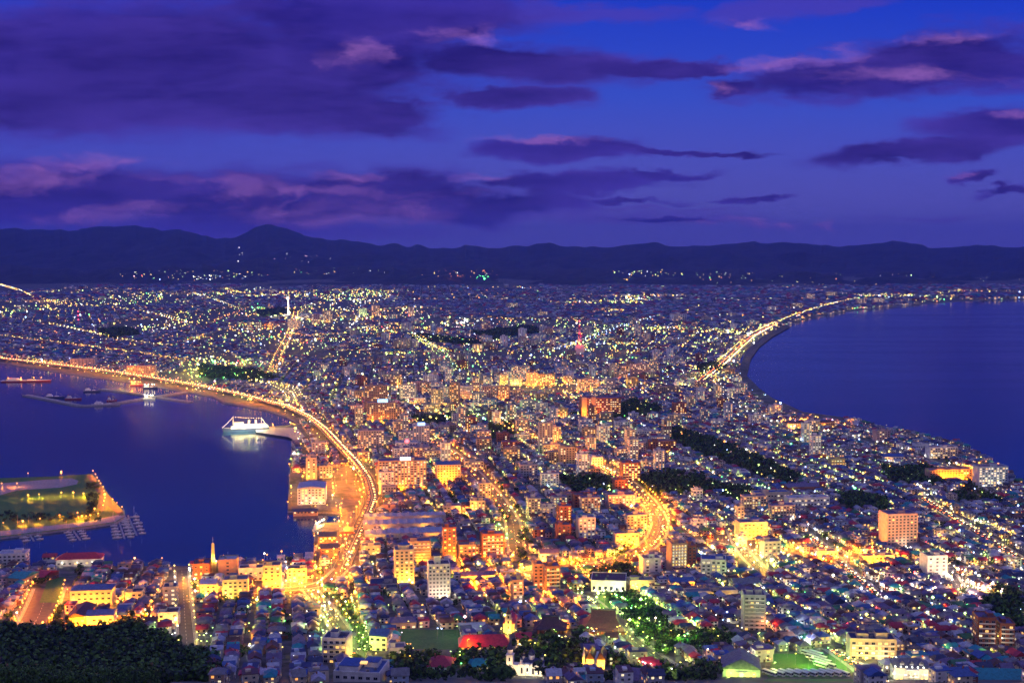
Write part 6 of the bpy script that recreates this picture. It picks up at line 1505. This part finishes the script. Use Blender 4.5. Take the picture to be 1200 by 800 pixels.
def trunkb(): 
    b = MB(); b.lathe(0, 0, [(-.15, .04), (.3, .028), (.62, .012)], 'trunk', 6)
    for a_ in (.3, 2.4, 4.4): b.tube((0, 0, .3), (.2 * math.cos(a_), .2 * math.sin(a_), .58), .012, 'trunk', 4)
    return b
near_c = [crown(k, 560, .046).mesh('crown') for k in range(4)] + [conifer(9, 420, .045).mesh('crown')]; tm = trunkb().mesh('trunk')
farp = [Proto(crown(20 + k, 70, .13, 4)) for k in range(3)]
TR = []
for outline, hgt in PARKS:
    w = [at(x, y)[:2] for x, y in outline]; xs = [p[0] for p in w]; ys = [p[1] for p in w]; stp = 6.5 if max(ys) < 1700 else 8.5 if max(ys) < 3000 else 14
    X, Y_ = np.meshgrid(np.arange(min(xs), max(xs), stp), np.arange(min(ys), max(ys), stp)); X = X.ravel() + RNG.uniform(-2.6, 2.6, X.size); Y_ = Y_.ravel() + RNG.uniform(-2.6, 2.6, Y_.size)
    g_ = inpoly(X, Y_, w) & (RNG.random(X.size) < (.34 if outline[0][1] > 735 else .72)); gs, _, _ = ok_sites(X, Y_, np.full(X.size, 1.5), parks=False) if min(ys) > 700 else (g_, 0, 0)
    if outline[0] in ((150, 735),): gs = g_
    # trees stand on open ground too, so test only roads and buildings
    for x, y in zip(X[g_], Y_[g_]): TR.append((x, y, hgt * random.uniform(.75, 1.3) * (1 if y < 3000 else 1.4), 0))
# forest on the near slope
for _ in range(560):
    y = random.uniform(478, 615); x = random.uniform(-.47, -.298 + .02 * (y - 560) / 80 - .03 * (y < 520)) * y
    h_ = random.uniform(6, 10.5); tx, ty = proj(x, y, float(ht(x, y)) + h_)
    if ty > 737 + max(0, float(tx) - 60) * .14 + max(0, float(tx) - 150) * .5: TR.append((x, y, h_, 1))
# garden trees between houses
gx = RNG.uniform(-420, 760, 1500); gy = RNG.uniform(790, 2000, 1500); g_, _, _ = ok_sites(gx, gy, np.full(1500, 2.5), parks=False)
for x, y in zip(gx[g_], gy[g_]):
    if abs(x) < y * .44: TR.append((x, y, random.uniform(4, 7.5), 2))
# the island's tree rows
for k in range(46): g2 = at(random.uniform(0, 118), 0 * k + random.uniform(602, 612), 2.6); g3 = at(random.uniform(102, 114), random.uniform(566, 606), 2.6); TR += [(g2[0], g2[1], 5, 3), (g3[0], g3[1], 5, 3)]
# clear trees off roads, buildings
X = np.array([t_[0] for t_ in TR]); Y_ = np.array([t_[1] for t_ in TR]); bad = np.zeros(len(TR), bool); kd = np.array([t_[3] for t_ in TR])
for nm, (p, w) in RP.items():
    for q in p: bad |= np.hypot(X - q[0], Y_ - q[1]) < w / 2 + 1.5
for fx, fy, hw, hd, r in FOOT:
    c_, n_ = math.cos(-r), math.sin(-r); lx = (X - fx) * c_ - (Y_ - fy) * n_; ly = (X - fx) * n_ + (Y_ - fy) * c_; bad |= (np.abs(lx) < hw + 1) & (np.abs(ly) < hd + 1)
bad |= (kd != 3) & ~inpoly(X, Y_, WORLDLAND)
gpx, gpy = proj(X, Y_, ht(X, Y_)); bad |= inpoly(gpx, gpy, OPEN[0]) | inpoly(gpx, gpy, OPEN[1])
bad |= hides(X, Y_, ht(X, Y_), 5, np.array([t_[2] for t_ in TR])) & (kd != 3)
TR = [t_ for t_, b2 in zip(TR, bad) if not b2]
def clear_of_houses(x, y): return all(math.hypot(hx - x, hy - y) > 5.2 for a_ in (-1, 0, 1) for b2 in (-1, 0, 1) for hx, hy in bx.get((int(x // 12) + a_, int(y // 12) + b2), []))
TR = [t_ for t_ in TR if t_[3] != 2 or clear_of_houses(t_[0], t_[1])]
TR.sort(key=lambda t_: t_[1]); TR = [t_ for t_ in TR if proj(t_[0], t_[1], float(ht(t_[0], t_[1])) + t_[2])[1] < 815 and -15 < proj(t_[0], t_[1], 0)[0] < 1215]
print('trees', len(TR)); items = []
for k, (x, y, h_, _k) in enumerate(TR[:290]):
    i = 4 if (k * 7) % 5 == 0 else k % 4; z = 2.6 if _k == 3 else float(ht(x, y))
    t_ = thing('conifer' if i == 4 else 'tree', None, 'tree', (x, y, z), random.uniform(0, 6.28), 'trees on the slopes and in the gardens'); t_.scale = (h_ * (1 if i < 4 else .95), h_ * (1 if i < 4 else .95), h_)
    link('trunk', tm, t_); link('crown', near_c[i], t_)
    items.append((t_, f"{'tall ' if h_ > 10.5 else 'low ' if h_ < 7 else ''}{'dark pointed conifer' if i == 4 else 'round leafy tree'}", x, y))
LANDMARKS += [('bottom left picture corner', *at(-10, 805)[:2]), ('wide orange street end', *at(36, 740)[:2])]
single_out(items)
inst = {0: [], 1: [], 2: []}
for k, (x, y, h_, _k) in enumerate(TR[290:]): inst[k % 3].append((x, y, 2.6 if _k == 3 else float(ht(x, y)), random.uniform(0, 6.28), h_ * (1.1 if y < 2600 else 1.5), h_))
lm_ = ['leaf_dark', 'leaf_mid', 'leaf_light', 'trunk']
merge('distant_trees', farp, inst, lm_, lambda i, k: np.tile(np.array([lm_.index(farp[i].cls[c_].name) for c_ in farp[i].c]), (k, 1)))
hz = bpy.data.materials.new('haze'); hz.use_nodes = True
_t = hz.node_tree; _t.nodes.clear()
_o = _t.nodes.new('ShaderNodeOutputMaterial'); _p = _t.nodes.new('ShaderNodeVolumePrincipled')
_p.inputs['Density'].default_value = 3.2e-5; _p.inputs['Color'].default_value = (.12, .20, 1, 1)
_t.links.new(_p.outputs[0], _o.inputs['Volume']); _mats['haze'] = hz
b = MB(); b.box(-15000, 15000, -700, 34000, -6, 900, 'haze')
tag(b.build('haze'), kind='stuff')
